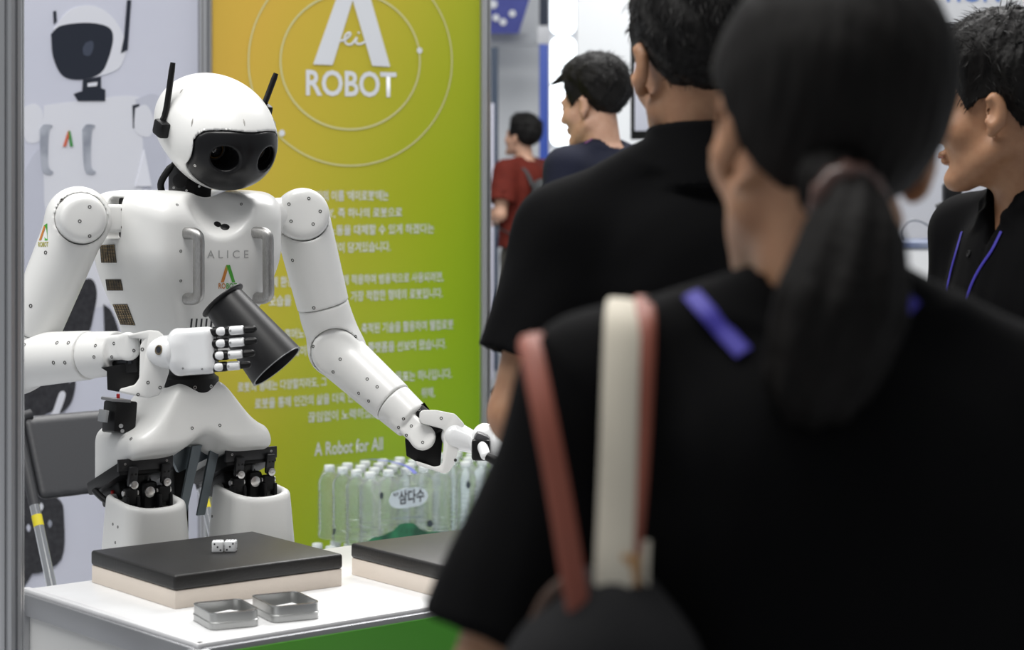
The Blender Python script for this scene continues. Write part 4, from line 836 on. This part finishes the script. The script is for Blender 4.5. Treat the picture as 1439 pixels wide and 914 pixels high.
def hand_sdf(Wp, d, n, up):
    d, n = np.asarray(d, float), np.asarray(n, float); d /= np.linalg.norm(d); n = n - (n @ d) * d; n /= np.linalg.norm(n); s = np.cross(d, n); R3 = np.stack([d, n, s], 1); Wp = np.asarray(Wp)
    fs = [rbox(Wp + d * .05, (.085, .026, .078), .012, R3)]
    for i, (o, l) in enumerate(((-.029, .066), (-.010, .076), (.010, .072), (.028, .058))):
        a = Wp + d * .088 + s * o; b = a + d * l * .5 + n * .006; c = b + d * l * .42 + n * .02; fs += [cone(a, b, .0095, .009), cone(b, c, .009, .0075)]
    a = Wp + d * .03 - s * .034; b = a + d * .035 - s * .022 + n * .008; c = b + d * .03 - s * .004 + n * .012; fs += [cone(a, b, .0125, .0105), cone(b, c, .0105, .0085)]
    c_ = Wp + d * .09; return bounded(U(*fs, k=.006), c_ - .11, c_ + .11)
def person(label, O, face, s, head_R=np.eye(3), head_off=(0, 0, 0), skin=SKIN, arms=None, hair='short', shirt=None, sleeve=(.5, .075, .078), collar=None, trousers=TROUS, h=.0065, hh=.006, hair_m=HAIR, seed=1, wrinkle=.004, loose=.0, neck_r=.053, lean=0.0, hair_t=.026, trap=.012, shoulder_z=(1.40, 1.40), shoulder_x=.178, shirt_hem=.76, name='person'):
    """O on the floor, face = world direction the body faces (degrees from +x). Sizes are those of a 1.72 m figure times s."""
    fr = Frame((O[0], O[1], 0), face + 90); root = None; hr = np.random.default_rng(seed)
    HC_ = np.array((0, -.012, 1.585)) + np.array(head_off); hd = lambda f: (lambda p: f((p - HC_) @ head_R)); NB = np.array((0, .02, 1.43)); NT = HC_ + head_R @ np.array((0, .020, -.045))
    arms = arms or {}; A = {}
    for sd in (1, -1):
        sh = np.array((sd * shoulder_x, .012, shoulder_z[0 if sd > 0 else 1] - .015)); el, wr = arms.get(sd, ((sd * .225, .03, 1.12), (sd * .22, -.05, .88))); A[sd] = (sh, np.array(el, float), np.array(wr, float))
    fs = [hd(HEAD), cone(NB + (0, 0, -.02), NT, neck_r * 1.06, neck_r), loft([.82, .95, 1.05, 1.2, 1.32, 1.40, 1.45], [.15, .145, .135, .15, .16, .13, .06], [.095, .09, .085, .09, .095, .075, .05], [.0, 0, 0, .01, .015, .02, .02])]
    body = U(fs[0], fs[1], k=.02); body = U(body, fs[2], k=.03)
    for sd, (sh, el, wr) in A.items():
        fd = (wr - el) / np.linalg.norm(wr - el); up = np.cross(fd, (sd, 0, 0.01)); pn = -np.sign(sd) * np.array((1.0, 0, 0)) + np.array((0, -.2, 0))
        ar = U(cone(sh, el, .047, .039), cone(el, el + (wr - el) * .35, .039, .040), cone(el + (wr - el) * .35, wr, .040, .0265), k=.012); ar = U(ar, hand_sdf(wr, fd, pn, up), k=.012); body = U(body, ar, k=.02)
        body = U(body, cone((sd * .085, .0, .86), (sd * .09, -.01, .48), .075, .05), cone((sd * .09, -.01, .48), (sd * .09, .02, .07), .05, .035), k=.02)
    pts = np.array([q for v in A.values() for q in v]); lo = np.minimum(pts.min(0), (-.2, -.15, .05)) - .12; hi = np.maximum(pts.max(0), (.2, .16, 1.72)) + .12; hi[2] = 1.78
    v, q = net(body, lo, hi, h); root = from_data(name, v * s, q, skin); fr.place(root); tag(root, label, 'person')
    # --- shirt
    if shirt is not None:
        lf = loft([.76, .86, .95, 1.05, 1.2, 1.32, 1.40, 1.445], np.array([.182, .178, .172, .165, .176, .182, .150, .075]) + loose, np.array([.125, .122, .118, .112, .118, .118, .092, .062]) + loose * .8, [.0, 0, 0, .0, .012, .018, .02, .02])
        sf = lf
        for sd, (sh, el, wr) in A.items():
            u = (el - sh) / np.linalg.norm(el - sh); L = np.linalg.norm(el - sh); hem = sh + u * L * sleeve[0]
            top = cone((sd * .048, .024, 1.432 + trap), sh + (0, .0, .004), .040, .058 + loose * .3)
            slv = keep(cone(sh, hem + u * .1, sleeve[1] - .008, sleeve[2] + .006), half(hem, u), k=.004)
            slv = cut(slv, keep(cone(sh, hem + u * .1, sleeve[1] - .026, sleeve[2] - .010), half(hem - u * .05, -u)), k=.002)
            sf = U(sf, top, slv, k=.035)
        sf = cut(sf, cone(NB + (0, 0, -.01), NT + (0, -.002, 0), neck_r * 1.06 + .004, neck_r + .008), k=.006)
        if collar == 'polo':
            ax = np.array((0, -.10, 1.0)); ax /= np.linalg.norm(ax); cb = np.array((0, .020, 1.424 + trap))
            ring = cyl(cb - ax * .035, cb + ax * .052, neck_r + .040, .005, neck_r + .022); hole = cyl(cb - ax * .06, cb + ax * .1, neck_r + .010, .002, neck_r + .007)
            vcut = lambda p: np.maximum(np.abs(p[:, 0]) - np.clip((p[:, 2] - 1.375) * .45, 0, .05), p[:, 1] + .005)
            flap = mirror(U(cone((.030, -.062, 1.420), (.062, -.058, 1.385), .012, .007), cone((.055, -.04, 1.44), (.075, -.035, 1.405), .014, .008), k=.02))
            sf = U(sf, cut(U(ring, flap, k=.012), hole), k=.008); sf = cut(sf, vcut, k=.004)
        if collar == 'crew':
            cb = np.array((0, .018, 1.425)); sf = U(sf, cut(cyl(cb - (0, 0, .012), cb + (0, -.004, .022), neck_r + .022, .006, neck_r + .016), cyl(cb - (0, 0, .05), cb + (0, 0, .08), neck_r + .009)), k=.010)
        if shirt_hem > .77: sf = keep(sf, half((0, 0, shirt_hem), (0, 0, -1)), k=.006)
        sw = lambda p: sf(p) + wrinkle * np.clip((1.46 - p[:, 2]) * 8, 0, 1) * (wave(p * (1, 1, .5), 26, seed) * .7 + .5 * wave(p * (1, 1, 1.4), 60, seed + 3) * np.clip((1.3 - p[:, 2]) * 3, 0, 1))
        v, q = net(sw, lo - .03, hi + .03, hh); from_data('shirt', v * s, q, shirt, root)
    # --- trousers and shoes
    tr = U(mirror(U(cone((.080, .0, .86), (.090, -.01, .48), .082, .066), cone((.092, -.01, .48), (.092, .02, .07), .068, .054), k=.02)), rbox((0, .0, .88), (.29, .175, .2), .08), k=.04); tr = keep(tr, half((0, 0, .055), (0, 0, -1)))
    v, q = net(tr, (-.25, -.2, .03), (.25, .2, 1.03), .014); from_data('trousers', v * s, q, trousers, root)
    for sd in (1, -1):
        v, q = net(keep(U(ellipsoid((sd * .095, -.05, .045), (.045, .125, .05)), ellipsoid((sd * .095, .02, .06), (.042, .06, .06)), k=.03), half((0, 0, .002), (0, 0, -1)), k=.004), (sd * .095 - .07, -.2, -.01), (sd * .095 + .07, .12, .14), .01); from_data('shoe', v * s, q, SHOE, root)
    # --- face details
    for sd in (1, -1):
        c = (HC_ + head_R @ np.array((sd * .031, -.0895, .004))) * s; dv = head_R @ np.array((sd * .1, -1, 0)); lathe('eye', [(.0001, .0035), (.0035, .0028), (.0055, .001), (.006, -.001)], c, dv, INK, root, 12)
        bw = [HC_ + head_R @ np.array(t) for t in ((sd * .016, -.0985, .024), (sd * .030, -.0955, .030), (sd * .046, -.085, .026))]; sweep('eyebrow', spline(np.array(bw) * s, 8), [.001, .003, .0034, .0034, .003, .003, .002, .001], HAIR, root, n=6)
    lp = [HC_ + head_R @ np.array(t) for t in ((-.022, -.0905, -.0625), (0, -.1025, -.0615), (.022, -.0905, -.0625))]; sweep('lips', spline(np.array(lp) * s, 9), [.0006, .002, .0026, .003, .0032, .003, .0026, .002, .0006], LIP, root, n=6)
    # --- hair
    zy = np.array([-.12, -.09, -.062, -.048, -.034, -.014, .012, .032, .052, .075, .12]); zb = np.array([.098, .088, .070, .045, .010, .026, .030, .004, -.042, -.070, -.074])
    if hair == 'back': zb = np.array([.10, .092, .075, .045, .022, .014, .004, -.040, -.078, -.098, -.105])
    def hairf(p):
        b = np.interp(p[:, 1], zy, zb); t = np.clip((p[:, 2] - b) / (.075 if hair != 'back' else .03), -.4, 1); t = np.where(t > 0, t * t * (3 - 2 * t), t * .6)
        th = (.005 + hair_t * t * np.clip(.55 + 5 * (p[:, 2] - .03), .35, 1)) if hair != 'back' else .0035 + .0125 * t
        th = np.where(p[:, 2] < b - .004, -.012, th)
        nz = wave(p * (1, 1, .6), 95, seed + 9) * .0035 + wave(p, 210, seed + 5) * .0016 if hair != 'back' else wave(p * (1, .6, .25), 150, seed) * .0011
        return SKULL(p) - th + nz * np.clip(t * 2, 0, 1)
    hf = hairf
    if hair == 'tuft': hf = U(hairf, cone((0, -.085, .112), (.012, -.128, .092), .016, .004), k=.02)
    lo2, hi2 = (-.14, -.16, -.14), (.14, .16, .20)
    hv, hq = net(hf, lo2, hi2, .0036, 2.4); tr_ = lambda w: (np.asarray(w) @ head_R.T + HC_) * s
    ho = from_data('hair', tr_(hv), hq, hair_m, root)
    if hair != 'back':                           # loose strand tips over the combed mass
        nst = 2600; ix = hr.choice(len(hv), nst); b0 = hv[ix]; g = grad(hf, b0); up_ = b0[:, 2] > .035; dirs = np.stack([b0[:, 0] * 3 + hr.normal(0, .35, nst), np.where(b0[:, 1] < 0, -.8, .55) + hr.normal(0, .4, nst), np.where(b0[:, 2] > .09, .1, -.85) + hr.normal(0, .25, nst)], 1)
        dirs -= (dirs * g).sum(1)[:, None] * g; dirs /= np.linalg.norm(dirs, axis=1)[:, None]; ln = hr.uniform(.010, .024, nst) * np.clip(.35 + (b0[:, 2] + .03) * 6, .3, 1.2); sdv = np.cross(dirs, g)
        a = b0 - g * .001; m1 = a + dirs * (ln * .55)[:, None] + g * (.0022 + .002 * hr.random(nst))[:, None]; e_ = m1 + dirs * (ln * .5)[:, None] + g * hr.uniform(-.0015, .003, nst)[:, None]; w_s = .0007
        V = np.stack([a - sdv * w_s, a + sdv * w_s, m1 - sdv * w_s, m1 + sdv * w_s, e_], 1).reshape(-1, 3); i0 = np.arange(nst) * 5
        Q = [t_ for k in i0 for t_ in ((k, k + 1, k + 3, k + 2), (k + 2, k + 3, k + 4))]; so_ = from_data('hair_strands', tr_(V), Q, hair_m, root); so_['kind'] = 'stuff'
    return root, fr, HC_, (lambda q: np.asarray(q) * s), sw if shirt is not None else None, tr_
def lay_band(fr, f, s, pts, m, parent, w=.006, name='lanyard', th=.0015):      # flat band laid on a garment through sight points
    q = []
    for x, y in pts:
        g_ = lambda P_: f(P_ / s) * s; p, n = fr.hit(x, y, g_, .8, 9.0)
        if abs(float(g_(p[None])[0])) < 4e-3: q.append(p + n * .002)
    return sweep(name, spline(q, 24), w, m, parent, ry=th, n=6, up=grad(lambda P_: f(P_ / s), np.array([q[0]]))[0])

# --- woman in front, seen from behind
Ow = P(1152, 240, 1.53); sW = .921
armW = {1: ((.252, .035, 1.165), (.235, -.17, 1.02)), -1: ((-.225, .03, 1.10), (-.20, -.12, .93))}
tilt = roty(-7) @ rotz(10)
wm, wf, whc, wsc, wsh, wtr = person('person seen from behind with dark ponytail, black tee and shoulder bag', Ow, 92, sW, head_R=tilt, head_off=(-.004, 0, .0), arms=armW, hair='back', shirt=BLKCLOTH, sleeve=(.80, .066, .074), trap=.022, wrinkle=.003, collar='crew', hair_m=HAIRW, seed=4, loose=.006, neck_r=.050, shoulder_x=.168, hh=.0075, shoulder_z=(1.405, 1.385))
tie = np.array((.018, .121, -.044)); tail = [tie + (0, -.03, .012), tie, tie + (0, .016, -.03), tie + (.006, .022, -.075), tie + (.012, .012, -.12), tie + (.016, -.004, -.155)]
tailr = [.030, .0195, .036, .047, .040, .012]; tp = spline(tail, 26); tr2 = np.interp(np.linspace(0, 5, 26), range(6), tailr)
tailf = U(*[cone(tp[i], tp[i + 1], tr2[i], tr2[i + 1]) for i in range(25)]); tl = lambda p: tailf(p) * .9 + .0016 * np.sin(np.arctan2(p[:, 0], p[:, 1] - .07) * 26 + p[:, 2] * 30) + .0012 * wave(p * (1, 1, .15), 300, 3)
v, q = net(tl, (-.1, .02, -.28), (.1, .25, .06), .0045, 2.2); pt_ = from_data('ponytail', wtr(v), q, HAIRW, wm)
tt = [tie + np.array((.0225 * math.cos(a), .004 * math.sin(2 * a), .0215 * math.sin(a))) for a in np.linspace(0, 2 * math.pi, 25)]
sweep('hair_tie', wtr(tt), [.0068 + .0018 * (i % 2) for i in range(25)], mat('hair_tie_brown', (.055, .022, .017), .35, coat=.3, var=(.12, .06, .045), scale=90), wm, n=8, up=(0, 1, 0))
lay_band(wf, wsh, sW, [(972, 416), (995, 440), (1018, 466), (1046, 498)], LANY, wm, .0065); lay_band(wf, wsh, sW, [(1281, 420), (1268, 436), (1254, 452)], LANY, wm, .0065)
# --- shoulder bag with leather and canvas straps
bgo = wf.wor((0, 0, 0)); bag = empty('shoulder_bag', (P(850, 900, 1.37)[0], 1.40, 0.72)); bl_ = np.array(bag.location)
tag(bag, 'dark grey shoulder bag with brown leather and cream canvas straps', 'bag')
LEA = mat('brown_leather', (0.23, 0.065, 0.042), 0.6, spec=.3, var=(0.22, 0.065, 0.042), scale=40); CANV = mat('cream_canvas', (0.50, 0.46, 0.38), 0.85, bump=.3, scale=500); BAGM = mat('bag_charcoal', (0.008, 0.008, 0.009), 0.8, spec=.2, bump=.2, scale=200); TANL = mat('tan_leather', (0.40, 0.22, 0.09), 0.5)
def bp(x, y, d): return P(x, y, d) - bl_
bagf = U(ellipsoid(bp(858, 985, 1.40), (.040, .045, .098)), rbox(bp(846, 1150, 1.40), (.13, .09, .25), .04), k=.05)
v, q = net(bagf, bp(700, 1400, 1.30), bp(1020, 780, 1.52), .006); bd = from_data('bag_body', v, q, BAGM, bag)
sweep('edge_binding', spline([bp(742, 930, 1.405), bp(752, 880, 1.40), bp(770, 842, 1.395), bp(795, 818, 1.39)], 14), .005, mat('binding_dark_brown', (.06, .03, .018), .5), bd, n=8); 
def strap(name, pts, w, m, th=.0022): return sweep(name, spline([bp(*t) for t in pts], 40), w, m, bag, ry=th, n=8, up=(0, -1, 0), square=3)
strap('leather_strap', [(822, 905, 1.375), (812, 850, 1.372), (800, 780, 1.375), (783, 680, 1.385), (764, 580, 1.40), (750, 510, 1.425), (744, 482, 1.45), (748, 474, 1.49), (760, 480, 1.55), (775, 520, 1.60)], .0078, LEA, .003)
strap('canvas_strap', [(862, 905, 1.375), (862, 820, 1.375), (866, 720, 1.39), (870, 600, 1.41), (873, 500, 1.432), (875, 450, 1.452), (877, 428, 1.49), (878, 424, 1.54), (880, 440, 1.60), (880, 500, 1.64)], .0122, CANV)
strap('leather_strap', [(880, 815, 1.385), (884, 780, 1.385), (893, 690, 1.398), (900, 590, 1.418), (905, 500, 1.436), (906, 450, 1.456), (905, 428, 1.50), (905, 422, 1.55), (905, 440, 1.60), (905, 500, 1.64)], .0075, LEA, .003)
strap('leather_tab', [(886, 845, 1.378), (884, 810, 1.378), (886, 780, 1.379)], .0065, TANL); strap('canvas_piping', [(905, 850, 1.385), (906, 800, 1.385), (908, 760, 1.39)], .003, CANV)
# --- man with his back turned, black polo
Ob = P(985, 240, 2.75)
person('person with back turned in a black polo shirt, hair cropped at the nape', Ob, 100, .991, arms={1: ((.240, .03, 1.150), (.09, -.21, 1.10)), -1: ((-.24, .03, 1.12), (-.10, -.21, 1.08))}, shirt=BLKCLOTH, sleeve=(.70, .070, .076), collar='polo', seed=11, hh=.006, hair_t=.020, loose=.004, neck_r=.050, trap=.034, shoulder_z=(1.385, 1.385))
# --- man at the right in profile, black polo and blue lanyard
Or = P(1446, 240, 3.3)
rm, rf, rhc, rsc, rsh, rtr = person('person in profile looking down, black polo shirt and blue lanyard', Or, 203, .965, head_R=rotz(-52) @ rotx(3), head_off=(0, -.040, -.004), arms={1: ((.24, .02, 1.12), (.16, -.16, .98)), -1: ((-.22, .04, 1.12), (-.16, -.14, .98))}, shirt=BLKCLOTH, sleeve=(.66, .070, .074), collar='polo', seed=21, hh=.0055, h=.005, hair_t=.028)
lay_band(rf, rsh, .965, [(1353, 327), (1345, 355), (1337, 385), (1330, 420), (1326, 450)], LANY, rm, .0028); lay_band(rf, rsh, .965, [(1408, 326), (1395, 352), (1378, 378), (1366, 402), (1355, 435)], LANY, rm, .0028)
for x, y in ((1362, 357), (1352, 430)):
    p, n = rf.hit(x, y, lambda P_: rsh(P_ / .965) * .965, 1, 6); lathe('button', [(.0055, 0), (.0055, .002), (.004, .0026), (.0035, .0018)], p, n, BLACK, rm, 14)
# --- man in navy, farther back
On = P(843, 240, 7.0)
nm, nf, nhc, nsc, nsh, ntr = person('person in a navy tee with lanyard, face turned away to the lit wall', On, 140, 1.042, head_R=rotz(6) @ rotx(8), head_off=(0, -.015, -.005), skin=SKIN_PALE, hair='tuft', shirt=NAVY, sleeve=(.6, .075, .08), collar='crew', seed=31, h=.008, hh=.009, hair_t=.030)
lay_band(nf, nsh, 1.042, [(868, 183), (850, 188), (832, 196), (822, 202)], mat('lanyard_purple', (.16, .05, .16), .6), nm, .004)
# --- man in red with a backpack, far away
Od = P(735, 240, 13.6)
dm, df_, dhc, dsc, dsh, dtr = person('person in a brick red shirt with a dark grey backpack', Od, 140, 1.035, head_R=rotx(-12), skin=SKIN_PALE, arms={1: ((.25, .03, 1.13), (.17, -.20, 1.12)), -1: ((-.25, .03, 1.13), (-.12, -.24, 1.12))}, shirt=RED, sleeve=(.72, .08, .088), collar='crew', trousers=OLIVE, seed=41, h=.011, hh=.012, loose=.012, shirt_hem=.93)
bk = empty('backpack'); Frame(df_.wor((0, .19, .98)), 140 + 90).place(bk); tag(bk, 'dark grey backpack worn over the brick red shirt', 'backpack')
BPM = mat('backpack_grey', (.045, .05, .052), .75)
solid('pack_body', U(rbox((0, .03, .20), (.28, .13, .42), .06), rbox((0, .10, .13), (.22, .06, .2), .03), k=.02), (-.2, -.1, -.05), (.2, .18, .46), .012, BPM, bk)
for sd in (1, -1):
    sweep('shoulder_strap', spline([(sd * .09, -.03, .36), (sd * .10, -.10, .475), (sd * .11, -.22, .46), (sd * .125, -.345, .36), (sd * .135, -.36, .24), (sd * .165, -.28, .13), (sd * .17, -.12, .06), (sd * .13, -.02, .04)], 30), .024, BPM, bk, ry=.006, n=8, up=(0, 0, 1))
# ------------------------------------------------------------------ folding chair behind the robot
FC = Frame((*P(176, 700, 5.0)[:2], 0), 37); ch = empty('folding_chair'); FC.place(ch); tag(ch, 'folding chair with dark grey padded back and chrome legs', 'chair')
VIN = mat('dark_grey_vinyl', (.03, .031, .035), .5, bump=.1, scale=300); YEL = mat('yellow_tag', (.65, .55, .02), .5)
def cz(y, d=5.0): return EYE_Z - (y - 240) * d / F_PX
for sx in (-1, 1):
    top, bot = np.array((sx * .213, .12, .865)), np.array((sx * .213, -.33, .01)); d = bot - top
    up_ = sweep('back_tube', spline([top + np.array((-sx * .035, .0, .015)), top + np.array((-sx * .008, 0, .006)), top + d * .03, top + d * .1, top + d * .21], 16), .0125, VIN, ch, n=12)
    leg = rod('front_leg', top + d * .2, bot, .0112, CHROME, ch, 16); rod('yellow_tag', top + d * .235, top + d * .262, .0118, YEL, leg, 16); rod('leg_tip', bot - d * .03, bot, .0135, BLACK, leg)
    r0, r1 = np.array((sx * .19, -.02, .47)), np.array((sx * .19, .26, .01)); rl = rod('rear_leg', r0, r1, .0105, BLACK, ch, 14)
def backf(p): c = .115 - .525 * (.865 - p[:, 2]) + .9 * (p[:, 0] ** 2 - .045) * -.6; return np.sqrt(np.maximum(np.abs(p[:, 0]) - .185, 0) ** 2 + np.maximum(np.abs(p[:, 1] - c) - .004, 0) ** 2 + np.maximum(np.abs(p[:, 2] - .785 - .0 * p[:, 0]) - .075, 0) ** 2) - .014
solid('backrest', backf, (-.23, -.05, .66), (.23, .2, .9), .007, VIN, ch); solid('seat', rbox((0, -.12, .445), (.38, .38, .035), .016), (-.22, -.34, .41), (.22, .1, .48), .008, VIN, ch)
rod('cross_bar', (-.2, -.28, .10), (.2, -.28, .10), .009, CHROME, ch); rod('cross_bar', (-.18, .2, .12), (.18, .2, .12), .009, BLACK, ch)
# ------------------------------------------------------------------ bottled water, shrink wrapped
PET = mat('water_bottle_pet', (.95, .98, .98), .03, trans=.95, ior=1.25, spec=.7); CAP = mat('bottle_cap_white', (.72, .76, .76), .4)
prof = [(.014, 0), (.0275, .0), (.0315, .004), (.0320, .012)]
for k in range(9): z = .018 + k * .0135; prof += [(.0320, z), (.0288, z + .0045), (.0288, z + .007), (.0320, z + .0115)]
prof += [(.0320, .142), (.0300, .152), (.0315, .158), (.0290, .172), (.0215, .186), (.0140, .194), (.0128, .198), (.0128, .203)]
v, f = lathe_data(prof, 22); bme = from_data('body', v, f, PET).data; bpy.data.objects.remove(bpy.data.objects['body.001'] if 'body.001' in bpy.data.objects and bpy.data.objects['body.001'].data == bme else [o for o in bpy.data.objects if o.data == bme][0])
capp = [(.0148, .196), (.0152, .198), (.0152, .211), (.0140, .2135), (.001, .2137)]; v, f = lathe_data(capp, 20); cme = from_data('cap', v, f, CAP).data; bpy.data.objects.remove([o for o in bpy.data.objects if o.data == cme][0]); sharpen(cme, 50)
SP = .0655
NTH = ('exposed corner', 'second', 'third', 'fourth', 'fifth', 'sixth'); ROW = ('front', 'second', 'third', 'banner side')
def pack(px, py, d, z, nx, ny, label, group, film=True, x0=0, only=None):
    c = P(px, py, d); fr = Frame((c[0], c[1], 0), 41)
    for i in range(x0, nx):
        for j in range(ny):
            if only and not only(i, j): continue
            w = fr.wor((i * SP, j * SP, z)); b = empty('water_bottle', w, R_(41) + rng.uniform(0, 6)); tag(b, label % (NTH[i], ROW[j]), 'bottle', group)
            obj_of('body', bme, None, b, False); obj_of('cap', cme, None, b, False)
    return fr
ZU = .362
base_m = mat('pallet_board_white', (.55, .55, .53), .7)
F1 = pack(520, 668, 6.22, ZU, 5, 4, 'clear water bottle in the oval print pack, %s place of its %s row', 'bottles in the printed upper pack')
c5 = F1.wor((5.35 * SP, -.1 * SP, 0)); q = (PX + F_PX * c5[0] / c5[1])
F2 = Frame((c5[0], c5[1], 0), 41)
for i in range(3):
    for j in range(4):
        w = F2.wor((i * SP, j * SP, ZU)); b = empty('water_bottle', w, R_(41)); tag(b, 'water bottle, upper pack without the oval print, %s place, %s row' % (NTH[i] if i else 'first', ROW[j]), 'bottle', 'bottles in the second upper pack'); obj_of('body', bme, None, b, False); obj_of('cap', cme, None, b, False)
ZL = ZU - .2165
for fr_, off, n, nm_ in ((F1, (-2.1 * SP, -.6 * SP), (6, 4), 'lower pack under the oval print'), (F1, (4.1 * SP, -.6 * SP), (4, 4), 'other lower pack')):
    for i in range(n[0]):
        for j in range(n[1]):
            w = fr_.wor((off[0] + i * SP, off[1] + j * SP, ZL)); b = empty('water_bottle', w, R_(41)); tag(b, 'water bottle in the %s, %s place, %s row' % (nm_, NTH[i] if i else 'outer', ROW[j]), 'bottle', 'bottles in the lower packs'); obj_of('body', bme, None, b, False); obj_of('cap', cme, None, b, False)
pl = empty('pallet'); Frame(F1.wor((3 * SP, 1.2 * SP, 0)), 41).place(pl); tag(pl, 'low white board platform under the bottled water', 'platform'); box('deck', (.0, 0, ZL - .0125), (.82, .36, .024), base_m, pl)
for x in (-.28, .02, .32): box('bearer', (x, 0, (ZL - .025) / 2), (.08, .34, ZL - .025), base_m, pl)
# shrink film: thin clear skin round a pack, with its print
FILM = bpy.data.materials.new('shrink_film'); FILM.use_nodes = True; n_ = FILM.node_tree.nodes; L_ = FILM.node_tree.links.new; n_.remove(n_['Principled BSDF'])
tr_s, gl_s, df_s, m1_, m2_ = n_.new('ShaderNodeBsdfTransparent'), n_.new('ShaderNodeBsdfGlossy'), n_.new('ShaderNodeBsdfTranslucent'), n_.new('ShaderNodeMixShader'), n_.new('ShaderNodeMixShader')
tr_s.inputs[0].default_value = (.93, .97, .97, 1); gl_s.inputs[1 if gl_s.inputs[1].name == 'Roughness' else 'Roughness'].default_value = .12; df_s.inputs[0].default_value = (.85, .93, .93, 1)
m1_.inputs[0].default_value = .06; m2_.inputs[0].default_value = .15; L_(tr_s.outputs[0], m1_.inputs[1]); L_(df_s.outputs[0], m1_.inputs[2]); L_(m1_.outputs[0], m2_.inputs[1]); L_(gl_s.outputs[0], m2_.inputs[2]); L_(m2_.outputs[0], n_['Material Output'].inputs[0])
nz_, bp__ = n_.new('ShaderNodeTexNoise'), n_.new('ShaderNodeBump'); nz_.inputs['Scale'].default_value = 55; bp__.inputs['Strength'].default_value = .9; bp__.inputs['Distance'].default_value = .01; L_(nz_.outputs[0], bp__.inputs['Height']); L_(bp__.outputs[0], gl_s.inputs['Normal'])
def film(fr, nx, ny, z, label):
    e = empty('shrink_wrap'); f2 = Frame(fr.wor(((nx - 1) * SP / 2, (ny - 1) * SP / 2, z)), 41); f2.place(e); tag(e, label, 'shrink wrap', 'shrink wraps of the water packs')
    w, d = nx * SP + .003, ny * SP + .003
    ring_stack('film', [rr_loop(w, d, .034, i, zz) for i, zz in ((.0, .001), (0, .10), (.0005, .165), (.012, .196), (.03, .212))], FILM, e, False, False); return e, w, d
e1, w1_, d1_ = film(F1, 5, 4, ZU, 'clear shrink wrap printed with an oval brand mark and green mountain')
e2, w2_, d2_ = film(F2, 3, 4, ZU, 'clear shrink wrap on the pack beside the oval print pack')
f1 = Frame(F1.wor((2 * SP, 1.5 * SP, ZU)), 41); yf = -d1_ / 2 - .0012
def fp(x, y): q = f1.at(x, y, yf); return q[0], q[2]
def fpoly(name, pts, m, dy=0.0, smooth=True):
    q = [fp(*t) for t in pts]
    if smooth: q = [tuple(r) for r in spline(q + [q[0]], len(q) * 5)[:-1]]
    return prism(name, q, yf - .0006 - dy, yf - dy, m, e1)
fpoly('oval_print', [(546, 704), (551, 693), (566, 687), (584, 685), (597, 688), (601, 697), (596, 707), (580, 713), (562, 715), (550, 712)], mat('film_print_white', (.62, .70, .74), .5))
t = text_mesh('brand_letters', '삼다수', 1.0, INK, e1); vv = np.array([v_.co[:] for v_ in t.data.vertices]); l_, h_ = vv.min(0), vv.max(0); a, b = fp(560, 708), fp(596, 690)
t.data.transform(Matrix.Translation((a[0], yf - .0012, a[1] - .004)) @ Matrix.Diagonal(((b[0] - a[0]) / (h_[0] - l_[0]), 1, .040 / (h_[2] - l_[2]), 1)) @ Matrix.Translation((-l_[0], 0, -l_[2])))
t = text_mesh('brand_letters', '제주', 1.0, INK, e1); vv = np.array([v_.co[:] for v_ in t.data.vertices]); l_, h_ = vv.min(0), vv.max(0); a, b = fp(552, 699), fp(560, 695)
t.data.transform(Matrix.Translation((a[0], yf - .0012, a[1])) @ Matrix.Diagonal(((b[0] - a[0]) / (h_[0] - l_[0]), 1, .012 / (h_[2] - l_[2]), 1)) @ Matrix.Translation((-l_[0], 0, -l_[2])))
fpoly('mountain_print', [(506, 770), (522, 757), (540, 752), (553, 746), (561, 737), (572, 735), (582, 736), (590, 744), (602, 748), (614, 747), (630, 752), (630, 775), (506, 780)], mat('film_print_green', (.02, .20, .085), .45, var=(.008, .07, .035), scale=22), 0, False)
DKP = mat('film_print_dark', (.03, .045, .06), .5)
fpoly('drop_print', [(536, 691), (538.5, 695), (538, 701), (534.5, 701), (533.5, 696)], DKP); fpoly('mark_print', [(468, 743), (472, 743), (471, 749), (470, 752), (466, 752), (468, 749)], DKP, 0, False)
fpoly('round_print', [(600, 735), (603, 731), (607, 733), (608, 738), (605, 741), (601, 740)], DKP)
for k in range(11): x = 551 + k * 3.9; fpoly('small_print', [(x, 728 - k * .25), (x + 2.6, 727.8 - k * .25), (x + 2.6, 730.4 - k * .25), (x, 730.6 - k * .25)], mat('film_print_grey', (.22, .27, .30), .5), 0, False)
hb = [F1.loc(P(x, y, dd)) for x, y, dd in ((508, 647, 6.42), (525, 646, 6.36), (545, 648, 6.32), (565, 653, 6.27), (577, 659, 6.2), (584, 666, 6.17))]
hb = [f1.loc(F1.wor(q)) for q in hb]; sweep('carry_band', spline(hb, 20), .0075, mat('band_blue', (.10, .12, .42), .5), e1, ry=.001, n=6, up=(0, 0, 1))
f2_ = Frame(F2.wor((1 * SP, 1.5 * SP, ZU)), 41); y2_ = -d2_ / 2 - .0012
def dp(x, y): q_ = f2_.at(x, y, y2_); return q_[0], q_[2]
dr = [dp(*t_) for t_ in ((658, 675), (661, 681), (660, 686), (656, 686), (655, 681))]; prism('drop_print', [tuple(r_) for r_ in spline(dr + [dr[0]], 25)[:-1]], y2_ - .0006, y2_, DKP, e2)
